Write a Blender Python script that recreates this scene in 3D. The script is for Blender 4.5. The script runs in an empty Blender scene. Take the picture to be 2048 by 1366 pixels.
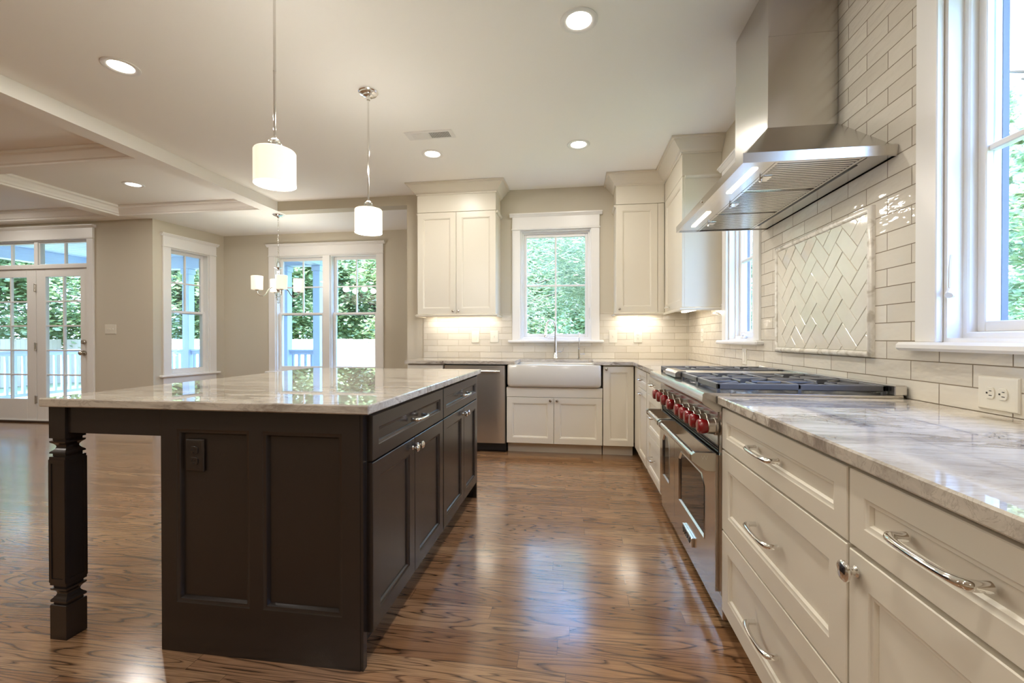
import bpy, bmesh, math, random
from mathutils import Matrix, Vector, noise
random.seed(7)
PI = math.pi
R = math.radians
sc = bpy.context.scene
COL = sc.collection

# ------------------------------------------------------------------ camera, sky, exposure
cam_d = bpy.data.cameras.new('camera'); cam = bpy.data.objects.new('camera', cam_d); COL.objects.link(cam)
FPX = 880.04
cam_d.sensor_width = 36.0; cam_d.lens = FPX / 2048 * 36.0; cam_d.clip_start = 0.02; cam_d.clip_end = 300
YAW, PIT, ROL, CH = 0.14216, -0.00608, -0.000515, 1.1342
def _cam_matrix():
    cy, sy = math.cos(YAW), math.sin(YAW)
    fwd0 = Vector((-sy, cy, 0)); right = Vector((cy, sy, 0)); up0 = Vector((0, 0, 1))
    fwd = math.cos(PIT) * fwd0 + math.sin(PIT) * up0
    up = -math.sin(PIT) * fwd0 + math.cos(PIT) * up0
    r2 = math.cos(ROL) * right + math.sin(ROL) * up
    u2 = -math.sin(ROL) * right + math.cos(ROL) * up
    m = Matrix((r2, u2, -fwd)).transposed().to_4x4()
    m.translation = Vector((0, 0, CH))
    return m
cam.matrix_world = _cam_matrix()
sc.camera = cam
sc.view_settings.view_transform = 'Standard'
sc.view_settings.look = 'None'
sc.view_settings.exposure = 0.8
sc.view_settings.gamma = 1.0
sc.view_settings.use_curve_mapping = False
sc.cycles.use_denoising = True
sc.cycles.max_bounces = 10
sc.cycles.diffuse_bounces = 6
sc.cycles.glossy_bounces = 5
sc.cycles.transparent_max_bounces = 24
sc.cycles.sample_clamp_indirect = 6.0
sc.cycles.caustics_reflective = False
sc.cycles.caustics_refractive = False

SKY = 10.0
world = bpy.data.worlds.new('sky'); sc.world = world; world.use_nodes = True
wn = world.node_tree; wn.nodes.clear()
wo = wn.nodes.new('ShaderNodeOutputWorld'); wb = wn.nodes.new('ShaderNodeBackground')
wt = wn.nodes.new('ShaderNodeTexCoord'); ws = wn.nodes.new('ShaderNodeSeparateXYZ'); wr = wn.nodes.new('ShaderNodeValToRGB')
wn.links.new(wt.outputs['Generated'], ws.inputs[0]); wn.links.new(ws.outputs['Z'], wr.inputs[0])
wr.color_ramp.elements[0].position = 0.0; wr.color_ramp.elements[0].color = (0.42, 0.65, 1.0, 1)
wr.color_ramp.elements[1].position = 0.7; wr.color_ramp.elements[1].color = (0.22, 0.42, 1.0, 1)
wn.links.new(wr.outputs[0], wb.inputs[0]); wb.inputs[1].default_value = SKY
wn.links.new(wb.outputs[0], wo.inputs[0])

def add_light(name, kind, loc, power, color, size=0.1, size_y=None, rot=(0, 0, 0), spread=None, parent=None, shape=None):
    d = bpy.data.lights.new(name, kind); d.energy = power; d.color = color
    if kind == 'AREA':
        d.shape = shape or ('RECTANGLE' if size_y else 'DISK'); d.size = size
        if size_y: d.size_y = size_y
        if spread: d.spread = spread
    elif kind in ('POINT', 'SPOT'):
        d.shadow_soft_size = size
    o = bpy.data.objects.new(name, d); COL.objects.link(o); o.location = loc; o.rotation_euler = rot
    if parent: o.parent = parent
    return o
sun_d = bpy.data.lights.new('sun', 'SUN'); sun_d.energy = 12.0; sun_d.color = (1.0, 0.95, 0.86); sun_d.angle = R(3)
sun = bpy.data.objects.new('sun', sun_d); COL.objects.link(sun)
sun.rotation_euler = (R(38), 0, R(-25)); sun.location = (0, -6, 12)

WARM = (1.0, 0.945, 0.86)
CAN_W = 7.0          # each recessed light
PEND_W = 5.0

# ------------------------------------------------------------------ key planes (metres)
XR, YB, CE, ZH = 1.216, 4.934, 2.814, 2.699
YD, YN = 5.004, 6.029
CT, CB = 0.914, 0.882

# ------------------------------------------------------------------ mesh kit
class MB:
    def __init__(s): s.v = []; s.f = []
    def add(s, vs, fs):
        n = len(s.v); s.v += [tuple(p) for p in vs]; s.f += [tuple(i + n for i in q) for q in fs]; return s
    def box(s, x0, x1, y0, y1, z0, z1, b=0.0):
        x0, x1 = min(x0, x1), max(x0, x1); y0, y1 = min(y0, y1), max(y0, y1); z0, z1 = min(z0, z1), max(z0, z1)
        b = min(b, (x1 - x0) * .45, (y1 - y0) * .45, (z1 - z0) * .45)
        if b <= 0:
            vs = [(x, y, z) for x in (x0, x1) for y in (y0, y1) for z in (z0, z1)]
            return s.add(vs, [(0, 1, 3, 2), (4, 6, 7, 5), (0, 4, 5, 1), (2, 3, 7, 6), (0, 2, 6, 4), (1, 5, 7, 3)])
        idx = {}; vs = []
        for sx in (0, 1):
            for sy in (0, 1):
                for sz in (0, 1):
                    X, Y, Z = (x0, x1)[sx], (y0, y1)[sy], (z0, z1)[sz]
                    ix, iy, iz = X + (b, -b)[sx], Y + (b, -b)[sy], Z + (b, -b)[sz]
                    for k, p in enumerate(((X, iy, iz), (ix, Y, iz), (ix, iy, Z))):
                        idx[sx, sy, sz, k] = len(vs); vs.append(p)
        F = []
        for a in (0, 1):
            F.append([idx[a, p, q, 0] for p, q in ((0, 0), (1, 0), (1, 1), (0, 1))])
            F.append([idx[p, a, q, 1] for p, q in ((0, 0), (1, 0), (1, 1), (0, 1))])
            F.append([idx[p, q, a, 2] for p, q in ((0, 0), (1, 0), (1, 1), (0, 1))])
            for c in (0, 1):
                F.append([idx[a, c, 0, 0], idx[a, c, 1, 0], idx[a, c, 1, 1], idx[a, c, 0, 1]])
                F.append([idx[a, 0, c, 0], idx[a, 1, c, 0], idx[a, 1, c, 2], idx[a, 0, c, 2]])
                F.append([idx[0, a, c, 1], idx[1, a, c, 1], idx[1, a, c, 2], idx[0, a, c, 2]])
                for d in (0, 1):
                    F.append([idx[a, c, d, 0], idx[a, c, d, 1], idx[a, c, d, 2]])
        return s.add(vs, F)
    def loft(s, loops, closed=True, cap0=True, cap1=True, ring=False):
        n = len(loops[0]); vs = [p for l in loops for p in l]; F = []
        m = len(loops)
        for i in range(m if ring else m - 1):
            j = (i + 1) % m
            for k in range(n if closed else n - 1):
                k2 = (k + 1) % n
                F.append((i * n + k, i * n + k2, j * n + k2, j * n + k))
        if not ring:
            if cap0: F.append(tuple(range(n)))
            if cap1: F.append(tuple((m - 1) * n + k for k in range(n)))
        return s.add(vs, F)
    def panel(s, x0, x1, z0, z1, prof, cap=True):
        """nested rectangles in the xz plane; prof = [(inset, y), ...] from the back edge to the centre"""
        L = [[(x0 + d, y, z0 + d), (x1 - d, y, z0 + d), (x1 - d, y, z1 - d), (x0 + d, y, z1 - d)] for d, y in prof]
        return s.loft(L, cap0=cap, cap1=cap, ring=not cap)
    def lathe(s, prof, o=(0, 0, 0), axis='Z', seg=24, cap=True):
        L = []
        for r, h in prof:
            lp = []
            for k in range(seg):
                a = 2 * PI * k / seg; c, d = r * math.cos(a), r * math.sin(a)
                p = {'Z': (c, d, h), 'Y': (c, h, d), 'X': (h, c, d)}[axis]
                lp.append((p[0] + o[0], p[1] + o[1], p[2] + o[2]))
            L.append(lp)
        return s.loft(L, cap0=cap, cap1=cap)
    def tube(s, path, r, seg=10, sq=None, cap=True):
        P = [Vector(p) for p in path]; n = len(P); L = []
        up = Vector((0, 0, 1))
        t0 = (P[1] - P[0]).normalized()
        if abs(t0.dot(up)) > .95: up = Vector((0, 1, 0))
        side = t0.cross(up).normalized()
        for i in range(n):
            t = ((P[min(i + 1, n - 1)] - P[max(i - 1, 0)])).normalized()
            side = (side - t * side.dot(t)).normalized(); nn = side.cross(t).normalized()
            rr = r[i] if isinstance(r, (list, tuple)) else r
            ra, rb = (rr if isinstance(rr, tuple) else (rr, rr))
            L.append([tuple(P[i] + side * (ra * math.cos(2 * PI * k / seg)) + nn * (rb * math.sin(2 * PI * k / seg))) for k in range(seg)])
        return s.loft(L, cap0=cap, cap1=cap)
    def prism(s, poly, axis, a0, a1):
        mk = {'X': lambda p, a: (a, p[0], p[1]), 'Y': lambda p, a: (p[0], a, p[1]), 'Z': lambda p, a: (p[0], p[1], a)}[axis]
        return s.loft([[mk(p, a0) for p in poly], [mk(p, a1) for p in poly]])
    def xf(s, m):
        s.v = [tuple(m @ Vector(p)) for p in s.v]; return s
    def build(s, name, mat, parent=None, smooth=32, loc=None):
        me = bpy.data.meshes.new(name)
        me.from_pydata(s.v, [], s.f)
        bm = bmesh.new(); bm.from_mesh(me)
        bmesh.ops.recalc_face_normals(bm, faces=bm.faces[:]); bm.to_mesh(me); bm.free()
        me.polygons.foreach_set('use_smooth', [True] * len(me.polygons))
        me.set_sharp_from_angle(angle=R(smooth))
        me.materials.append(mat)
        o = bpy.data.objects.new(name, me); COL.objects.link(o)
        if parent: o.parent = parent
        if loc: o.location = loc
        return o

def offset_path(path, d, closed):
    """offset a 2D polyline to its right-hand side by d, mitred"""
    n = len(path); out = []
    def nrm(a, b):
        dx, dy = b[0] - a[0], b[1] - a[1]; l = math.hypot(dx, dy); return (dy / l, -dx / l)
    for i in range(n):
        ns = []
        if closed or i > 0: ns.append(nrm(path[i - 1], path[i]))
        if closed or i < n - 1: ns.append(nrm(path[i], path[(i + 1) % n]))
        if len(ns) == 2:
            k = 1 + ns[0][0] * ns[1][0] + ns[0][1] * ns[1][1]
            mx, my = (ns[0][0] + ns[1][0]) / k, (ns[0][1] + ns[1][1]) / k
        else: mx, my = ns[0]
        out.append((path[i][0] + mx * d, path[i][1] + my * d))
    return out
def moulding(mb, path, prof, closed=False):
    """sweep a profile [(out, z), ...] (closed polygon) along a 2D path, out = to the right of travel"""
    offs = [offset_path(path, d, closed) for d, z in prof]
    L = [[(offs[k][i][0], offs[k][i][1], prof[k][1]) for k in range(len(prof))] for i in range(len(path))]
    return mb.loft(L, ring=closed)

def tagit(o, label=None, cat=None, group=None, kind=None):
    if label: o['label'] = label
    if cat: o['category'] = cat
    if group: o['group'] = group
    if kind: o['kind'] = kind
    return o
def thing(name, label, cat, loc=(0, 0, 0), rz=0.0, group=None):
    o = bpy.data.objects.new(name, None); COL.objects.link(o); o.empty_display_size = .1
    o.location = loc; o.rotation_euler = (0, 0, rz)
    return tagit(o, label, cat, group)
def structure(name, loc=(0, 0, 0), rz=0.0, label=None):
    o = bpy.data.objects.new(name, None); COL.objects.link(o); o.empty_display_size = .1
    o.location = loc; o.rotation_euler = (0, 0, rz)
    return tagit(o, label, None, None, 'structure')
def copy_tree(o, parent=None):
    c = o.copy(); COL.objects.link(c)
    if parent: c.parent = parent
    for ch in list(o.children): copy_tree(ch, c)
    return c

# ------------------------------------------------------------------ materials
def srgb(r, g, b):
    f = lambda c: (c / 255 / 12.92) if c / 255 <= .04045 else ((c / 255 + .055) / 1.055) ** 2.4
    return (f(r), f(g), f(b), 1)
class NT:
    def __init__(s, name):
        s.m = bpy.data.materials.new(name); s.m.use_nodes = True; s.t = s.m.node_tree; s.t.nodes.clear()
        s.out = s.t.nodes.new('ShaderNodeOutputMaterial')
    def n(s, typ, ins=None, **props):
        nd = s.t.nodes.new('ShaderNode' + typ)
        for k, v in props.items(): setattr(nd, k, v)
        for k, v in (ins or {}).items():
            i = nd.inputs[k]
            if isinstance(v, bpy.types.NodeSocket): s.t.links.new(v, i)
            else: i.default_value = v
        return nd
    def math(s, op, a, b=None, c=None):
        ins = {0: a}
        if b is not None: ins[1] = b
        if c is not None: ins[2] = c
        return s.n('Math', ins, operation=op).outputs[0]
    def mix(s, fac, a, b):
        nd = s.n('Mix', None, data_type='RGBA')
        for i, v in ((0, fac), (6, a), (7, b)):
            if isinstance(v, bpy.types.NodeSocket): s.t.links.new(v, nd.inputs[i])
            else: nd.inputs[i].default_value = v
        return nd.outputs[2]
    def ramp(s, fac, stops, interp='LINEAR'):
        nd = s.n('ValToRGB', {0: fac}); cr = nd.color_ramp; cr.interpolation = interp
        while len(cr.elements) < len(stops): cr.elements.new(.5)
        for e, (p, c) in zip(cr.elements, stops): e.position = p; e.color = c if len(c) == 4 else (*c, 1)
        return nd.outputs[0]
    def pos(s): return s.n('TexCoord').outputs['Object']
    def world_pos(s): return s.n('NewGeometry').outputs['Position']
    def principled(s, **ins):
        nd = s.n('BsdfPrincipled')
        for k, v in ins.items():
            k = k.replace('_', ' ')
            i = nd.inputs[k]
            if isinstance(v, bpy.types.NodeSocket): s.t.links.new(v, i)
            else: i.default_value = v
        return nd
    def done(s, shader):
        s.t.links.new(shader if isinstance(shader, bpy.types.NodeSocket) else shader.outputs[0], s.out.inputs[0]); return s.m

def paint(name, col, rough=.5, bump=.03, scale=60, spec=.5):
    t = NT(name); p = t.world_pos()
    nz = t.n('TexNoise', {'Vector': p, 'Scale': scale, 'Detail': 3.0})
    big = t.n('TexNoise', {'Vector': p, 'Scale': 1.3, 'Detail': 2.0})
    c = t.mix(t.math('MULTIPLY', big.outputs[0], .10), col, tuple(x * .8 for x in col[:3]) + (1,))
    b = t.n('Bump', {'Height': nz.outputs[0], 'Strength': bump, 'Distance': .002})
    return t.done(t.principled(Base_Color=c, Roughness=rough, Normal=b.outputs[0], Specular_IOR_Level=spec))
def metal(name, col, rough, aniso=0.0):
    t = NT(name); nz = t.n('TexNoise', {'Vector': t.pos(), 'Scale': 9.0})
    r = t.n('MapRange', {0: nz.outputs[0], 3: rough * .95, 4: rough * 1.05}).outputs[0]
    return t.done(t.principled(Base_Color=col, Metallic=1.0, Roughness=r, Anisotropic=aniso))
def plain(name, col, rough, spec=.5, coat=0.0):
    t = NT(name); nz = t.n('TexNoise', {'Vector': t.pos(), 'Scale': 40.0})
    r = t.n('MapRange', {0: nz.outputs[0], 3: rough * .9, 4: rough * 1.1})
    return t.done(t.principled(Base_Color=col, Roughness=r.outputs[0], Specular_IOR_Level=spec, Coat_Weight=coat))
def glow(name, col, strength):
    t = NT(name); return t.done(t.n('Emission', {0: col, 1: strength}))

M = {}
M['wall'] = paint('wall_paint', srgb(200, 192, 174), .75, .05)
M['ceiling'] = paint('ceiling_paint', srgb(247, 245, 240), .85, .04)
M['trim'] = paint('white_trim_paint', srgb(233, 231, 227), .35, .01)
M['cab'] = paint('cream_cabinet_paint', srgb(221, 214, 198), .33, .012)
M['island'] = paint('espresso_cabinet_paint', srgb(41, 34, 30), .26, .012, spec=.6)
M['steel'] = metal('brushed_steel', (.66, .64, .61, 1), .19, .3)
M['steelv'] = metal('vertical_brushed_steel', (.66, .63, .59, 1), .21, .4)
M['satin'] = metal('satin_dishwasher_steel', (.74, .70, .64, 1), .33, .4)
M['chrome'] = metal('polished_chrome', (.83, .82, .80, 1), .07)
M['nickel'] = metal('satin_nickel', (.55, .51, .45, 1), .25)
M['iron'] = plain('cast_iron', (.11, .112, .12, 1), .36)
M['extframe'] = plain('dark_exterior_frame', srgb(58, 62, 78), .45)
M['black'] = plain('black_plastic', (.012, .012, .013, 1), .35)
M['ovenglass'] = plain('dark_oven_glass', (.02, .017, .015, 1), .05, .8)
M['red'] = plain('red_knob_plastic', srgb(128, 5, 14), .22, .6, .4)
M['porcelain'] = plain('white_porcelain', srgb(208, 203, 192), .12, .6)
M['plate'] = plain('ivory_plate_plastic', srgb(222, 217, 203), .3)
M['slot'] = plain('slot_shadow_plastic', (.03, .028, .025, 1), .6)
M['darkgap'] = plain('dark_wood_underside', srgb(60, 42, 28), .7)
M['bulbglow'] = glow('recessed_lamp_glow', (1.0, .93, .82, 1), 7.0)
M['stripglow'] = glow('lamp_strip_glow', (1.0, .88, .68, 1), 5.0)

def glass_mat():
    t = NT('window_glass')
    tr = t.n('BsdfTransparent', {0: (.97, .985, .98, 1)}); gl = t.n('BsdfGlossy', {'Color': (1, 1, 1, 1), 'Roughness': 0.0})
    lw = t.n('LayerWeight', {'Blend': .5}); fz = t.math('ADD', .045, t.math('MULTIPLY', t.math('POWER', lw.outputs[1], 5.0), .95))
    mx = t.n('MixShader', {0: fz, 1: tr.outputs[0], 2: gl.outputs[0]})
    return t.done(mx)
M['glass'] = glass_mat()
def crystal_mat():
    t = NT('clear_crystal'); tr = t.n('BsdfTransparent', {0: (.9, .9, .88, 1)}); gl = t.n('BsdfGlossy', {'Roughness': .02})
    fr = t.n('LayerWeight', {'Blend': .55}); mx = t.n('MixShader', {0: fr.outputs[1], 1: tr.outputs[0], 2: gl.outputs[0]})
    return t.done(mx)
M['crystal'] = crystal_mat()
def shade_mat():
    t = NT('opal_glass_shade')
    b = t.principled(Base_Color=(.9, .86, .78, 1), Roughness=.35, Emission_Color=(1.0, .84, .62, 1), Emission_Strength=.4)
    return t.done(b)
M['shade'] = shade_mat()
M['shadelit'] = glow('opal_diffuser_glow', (1.0, .93, .8, 1), 2.2)

def tile_mat(name, axis, shift, grout):
    t = NT(name); p = t.world_pos(); s = t.n('SeparateXYZ', {0: p})
    u = t.math('SUBTRACT', s.outputs[axis], shift); w = t.math('SUBTRACT', s.outputs[2], .914 - .0705 * 20)
    v = t.n('CombineXYZ', {0: u, 1: w, 2: 0.0})
    def brick(c1, c2, cm):
        return t.n('TexBrick', {'Vector': v.outputs[0], 'Color1': c1, 'Color2': c2, 'Mortar': cm, 'Scale': 1.0, 'Mortar Size': .0019,
                                'Mortar Smooth': .25, 'Bias': 0.0, 'Brick Width': .251, 'Row Height': .0705}, offset=.5, offset_frequency=2)
    b = brick(srgb(222, 216, 203), srgb(208, 201, 187), grout)
    rnd = brick((0, 0, 0, 1), (1, 1, 1, 1), (0.5, 0.5, 0.5, 1))
    # hand-made glaze: long soft waves, different on every tile
    ph = t.n('CombineXYZ', {0: t.math('MULTIPLY', s.outputs[axis], 9.0), 1: t.math('MULTIPLY', s.outputs[2], 22.0), 2: t.math('MULTIPLY', rnd.outputs[0], 37.0)})
    nz = t.n('TexNoise', {'Vector': ph.outputs[0], 'Scale': 1.0, 'Detail': 2.5, 'Roughness': .55})
    h = t.math('SUBTRACT', t.math('MULTIPLY', nz.outputs[0], .55), t.math('MULTIPLY', b.outputs['Fac'], .7))
    bump = t.n('Bump', {'Height': h, 'Strength': 1.0, 'Distance': .009})
    blot = t.mix(t.math('MULTIPLY', nz.outputs[0], .22), b.outputs[0], srgb(196, 186, 166))
    ro = t.n('MapRange', {0: b.outputs['Fac'], 3: .07, 4: .7})
    return t.done(t.principled(Base_Color=blot, Roughness=ro.outputs[0], Normal=bump.outputs[0], Specular_IOR_Level=.6))
M['tile_right'] = tile_mat('subway_tile_right', 1, 1.5345, srgb(122, 106, 84))
M['tile_back'] = tile_mat('subway_tile_back', 0, .055, srgb(186, 174, 150))
def glaze_mat():
    t = NT('glazed_herringbone_tile'); p = t.world_pos()
    nz = t.n('TexNoise', {'Vector': p, 'Scale': 16.0, 'Detail': 2.5})
    bump = t.n('Bump', {'Height': nz.outputs[0], 'Strength': .5, 'Distance': .004})
    c = t.mix(t.math('MULTIPLY', nz.outputs[0], .4), srgb(224, 219, 205), srgb(198, 191, 175))
    return t.done(t.principled(Base_Color=c, Roughness=.1, Normal=bump.outputs[0], Specular_IOR_Level=.6))
M['glaze'] = glaze_mat()
M['grout'] = paint('grout', srgb(198, 189, 170), .85, .1, 200)
def marble_mat():
    t = NT('veined_marble_edge'); p = t.world_pos()
    nz = t.n('TexNoise', {'Vector': p, 'Scale': 22.0, 'Detail': 4.0, 'Distortion': .8})
    c = t.ramp(nz.outputs[0], [(.35, srgb(196, 188, 172)), (.55, srgb(230, 225, 214))])
    return t.done(t.principled(Base_Color=c, Roughness=.2))
M['marble'] = marble_mat()

def stone_mat():
    t = NT('quartzite_counter'); p = t.world_pos()
    m1 = t.n('Mapping', {'Vector': p, 'Rotation': (0, 0, .35), 'Scale': (1.6, 5.5, 5.5)})
    warp = t.n('TexNoise', {'Vector': m1.outputs[0], 'Scale': .8, 'Detail': 3.0})
    v2 = t.n('VectorMath', {0: m1.outputs[0], 1: t.n('VectorMath', {0: warp.outputs['Color'], 3: 1.6}, operation='SCALE').outputs[0]}, operation='ADD')
    cloud = t.n('TexNoise', {'Vector': v2.outputs[0], 'Scale': 1.1, 'Detail': 6.0, 'Roughness': .62})
    base = t.ramp(cloud.outputs[0], [(.27, srgb(138, 129, 122)), (.40, srgb(184, 175, 163)), (.54, srgb(208, 200, 186)), (.74, srgb(190, 181, 168))])
    vn = t.n('TexNoise', {'Vector': v2.outputs[0], 'Scale': .9, 'Detail': 8.0, 'Roughness': .7})
    ridge = t.math('ABSOLUTE', t.math('SUBTRACT', vn.outputs[0], .5))
    vein = t.ramp(ridge, [(0.0, (1, 1, 1, 1)), (.012, (.7, .7, .7, 1)), (.045, (0, 0, 0, 1))])
    patch = t.n('TexNoise', {'Vector': p, 'Scale': 2.2, 'Detail': 2.0})
    pm = t.ramp(patch.outputs[0], [(.40, (.08, .08, .08, 1)), (.62, (1, 1, 1, 1))])
    fac = t.math('MULTIPLY', t.math('MULTIPLY', vein, pm), .9)
    c = t.mix(fac, base, srgb(92, 78, 68))
    m3 = t.n('Mapping', {'Vector': p, 'Rotation': (0, 0, .2), 'Scale': (5.0, 26.0, 26.0)})
    v3 = t.n('TexNoise', {'Vector': m3.outputs[0], 'Scale': .8, 'Detail': 5.0, 'Roughness': .65, 'Distortion': 1.2})
    hair = t.ramp(t.math('ABSOLUTE', t.math('SUBTRACT', v3.outputs[0], .5)), [(0.0, (1, 1, 1, 1)), (.03, (0, 0, 0, 1))])
    c = t.mix(t.math('MULTIPLY', hair, .32), c, srgb(120, 104, 92))
    grit = t.n('TexNoise', {'Vector': p, 'Scale': 90.0, 'Detail': 3.0})
    c = t.mix(t.math('MULTIPLY', grit.outputs[0], .16), c, srgb(150, 138, 120))
    return t.done(t.principled(Base_Color=c, Roughness=.014, IOR=1.66, Specular_IOR_Level=.6))
M['stone'] = stone_mat()

def floor_mat():
    t = NT('oak_floor'); p = t.world_pos(); s = t.n('SeparateXYZ', {0: p})
    W = .083
    row = t.math('FLOOR', t.math('DIVIDE', s.outputs[1], W))
    fr = t.math('FRACT', t.math('DIVIDE', s.outputs[1], W))
    rn = t.n('TexWhiteNoise', {'W': row}, noise_dimensions='1D')
    ln = 1.15
    xs = t.math('ADD', t.math('DIVIDE', s.outputs[0], ln), t.math('MULTIPLY', rn.outputs[0], 7.3))
    col = t.math('FLOOR', xs); fx = t.math('FRACT', xs)
    idv = t.n('CombineXYZ', {0: row, 1: col, 2: 0.0})
    pid = t.n('TexWhiteNoise', {'Vector': idv.outputs[0]}, noise_dimensions='2D')
    # growth rings: contour lines of a stretched noise, offset on every board
    gv = t.n('CombineXYZ', {0: t.math('MULTIPLY', s.outputs[0], 1.05), 1: t.math('MULTIPLY', s.outputs[1], t.math('ADD', 8.0, t.math('MULTIPLY', rn.outputs[0], 9.0))), 2: t.math('MULTIPLY', pid.outputs[0], 60.0)})
    g = t.n('TexNoise', {'Vector': gv.outputs[0], 'Scale': 1.0, 'Detail': 1.8, 'Roughness': .38, 'Distortion': .3})
    wv = t.math('FRACT', t.math('MULTIPLY', g.outputs[0], 15.0))
    line = t.ramp(wv, [(0.0, (0, 0, 0, 1)), (.13, (.75, .75, .75, 1)), (.19, (1, 1, 1, 1)), (.27, (.3, .3, .3, 1)), (.6, (0, 0, 0, 1))])
    fv = t.n('CombineXYZ', {0: t.math('MULTIPLY', s.outputs[0], 9.0), 1: t.math('MULTIPLY', s.outputs[1], 330.0), 2: pid.outputs[0]})
    fine = t.n('TexNoise', {'Vector': fv.outputs[0], 'Scale': 1.0, 'Detail': 3.0})
    hue = t.ramp(pid.outputs[0], [(0, srgb(146, 108, 76)), (.35, srgb(160, 122, 88)), (.7, srgb(132, 94, 62)), (1, srgb(170, 134, 98))])
    c = t.mix(t.math('MULTIPLY', t.ramp(fine.outputs[0], [(.42, (0, 0, 0, 1)), (.68, (1, 1, 1, 1))]), .42), hue, srgb(82, 52, 28))
    c = t.mix(t.math('MULTIPLY', t.math('MULTIPLY', line, .95), t.ramp(t.n('TexNoise', {'Vector': fv.outputs[0], 'Scale': .35, 'Detail': 2.0}).outputs[0], [(.3, (.6, .6, .6, 1)), (.55, (1, 1, 1, 1))])), c, srgb(48, 27, 13))
    ey = t.math('MINIMUM', fr, t.math('SUBTRACT', 1.0, fr)); ex = t.math('MULTIPLY', t.math('MINIMUM', fx, t.math('SUBTRACT', 1.0, fx)), ln / W)
    gap = t.math('LESS_THAN', t.math('MINIMUM', ey, ex), .010)
    c = t.mix(t.math('MULTIPLY', gap, .7), c, srgb(40, 24, 14))
    h = t.math('SUBTRACT', t.math('MULTIPLY', fine.outputs[0], .25), t.math('ADD', t.math('MULTIPLY', gap, .6), t.math('MULTIPLY', line, .15)))
    bump = t.n('Bump', {'Height': h, 'Strength': .12, 'Distance': .002})
    wob = t.n('TexNoise', {'Vector': p, 'Scale': 7.0, 'Detail': 2.0})
    ro = t.n('MapRange', {0: wob.outputs[0], 3: .14, 4: .24})
    return t.done(t.principled(Base_Color=c, Roughness=ro.outputs[0], Normal=bump.outputs[0], Specular_IOR_Level=.55, Coat_Weight=.5, Coat_Roughness=.15))
M['floor'] = floor_mat()

# outdoors
def leaf_mat(name, c1, c2, c3):
    t = NT(name); p = t.world_pos()
    nz = t.n('TexNoise', {'Vector': p, 'Scale': 1.7, 'Detail': 3.0}); wn_ = t.n('TexNoise', {'Vector': p, 'Scale': 19.0, 'Detail': 1.0})
    f = t.math('ADD', t.math('MULTIPLY', nz.outputs[0], .5), t.math('MULTIPLY', wn_.outputs[0], .5))
    c = t.ramp(f, [(.36, c1), (.5, c2), (.64, c3)])
    d = t.n('BsdfDiffuse', {0: c}); tr = t.n('BsdfTranslucent', {0: c})
    gl = t.n('BsdfGlossy', {0: (1, 1, 1, 1), 'Roughness': .45})
    a = t.n('MixShader', {0: .5, 1: d.outputs[0], 2: tr.outputs[0]})
    return t.done(t.n('MixShader', {0: .05, 1: a.outputs[0], 2: gl.outputs[0]}))
M['leaf'] = leaf_mat('broad_leaves', srgb(118, 146, 100), srgb(168, 190, 140), srgb(208, 214, 166))
M['needle'] = leaf_mat('pine_needles', srgb(112, 132, 98), srgb(164, 178, 140), srgb(206, 208, 176))
M['bark'] = paint('bark', srgb(96, 84, 72), .9, .5, 30)
M['fence'] = paint('weathered_fence_board', srgb(172, 160, 140), .8, .3, 25)
M['porch'] = paint('porch_paint', srgb(206, 220, 244), .5, .02)
M['deck'] = paint('deck_board', srgb(150, 142, 134), .7, .2, 25)
M['brickred'] = paint('pale_brick', srgb(196, 150, 132), .9, .3, 30)
M['roof'] = paint('grey_shingle', srgb(132, 128, 126), .9, .4, 25)
def grass_mat():
    t = NT('lawn'); nz = t.n('TexNoise', {'Vector': t.world_pos(), 'Scale': 30.0, 'Detail': 4.0})
    return t.done(t.principled(Base_Color=t.ramp(nz.outputs[0], [(.35, srgb(104, 122, 76)), (.65, srgb(160, 166, 120))]), Roughness=.9))
M['grass'] = grass_mat()

# ================================================================== the room shell
def wall(name, frame, x0, x1, z0, z1, th, holes, mat):
    """frame = Matrix; local x along the wall, y from the room face outwards, z up"""
    xs = sorted({x0, x1, *[h[0] for h in holes], *[h[1] for h in holes]}); zs = sorted({z0, z1, *[h[2] for h in holes], *[h[3] for h in holes]})
    xs = [x for x in xs if x0 <= x <= x1]; zs = [z for z in zs if z0 <= z <= z1]
    mb = MB()
    for i in range(len(xs) - 1):
        run = None
        for k in range(len(zs) - 1):
            cx, cz = (xs[i] + xs[i + 1]) / 2, (zs[k] + zs[k + 1]) / 2
            if any(h[0] < cx < h[1] and h[2] < cz < h[3] for h in holes):
                if run: mb.box(xs[i], xs[i + 1], 0, th, *run); run = None
            else: run = (run[0], zs[k + 1]) if run else (zs[k], zs[k + 1])
        if run: mb.box(xs[i], xs[i + 1], 0, th, *run)
    mb.xf(frame)
    return tagit(mb.build(name, mat), kind='structure')
def frame(x, y, rz): return Matrix.Translation((x, y, 0)) @ Matrix.Rotation(rz, 4, 'Z')

LX, RY = -10.0, -3.2         # far ends of the open room
# floor, ceiling
tagit(MB().box(LX - .2, XR + .2, RY - .2, YN + .2, -.25, 0).build('floor', M['floor']), kind='structure')
tagit(MB().box(LX - .2, XR + .2, RY - .2, YD + .2, CE, CE + .2).build('ceiling', M['ceiling']), kind='structure')
tagit(MB().box(-5.7, -1.55, YB + .1605, YN + .2, ZH, CE - .001).build('ceiling_nook', M['ceiling']), kind='structure')
# window openings
WIN_Z0, WIN_Z1 = 1.122, 2.352
SINKW = (-.609, .175); W1 = (.838, 1.656); W2 = (3.178, 3.727)
NOOKW = (-4.435, -2.836); NZ0, NZ1 = .652, 2.361
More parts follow.
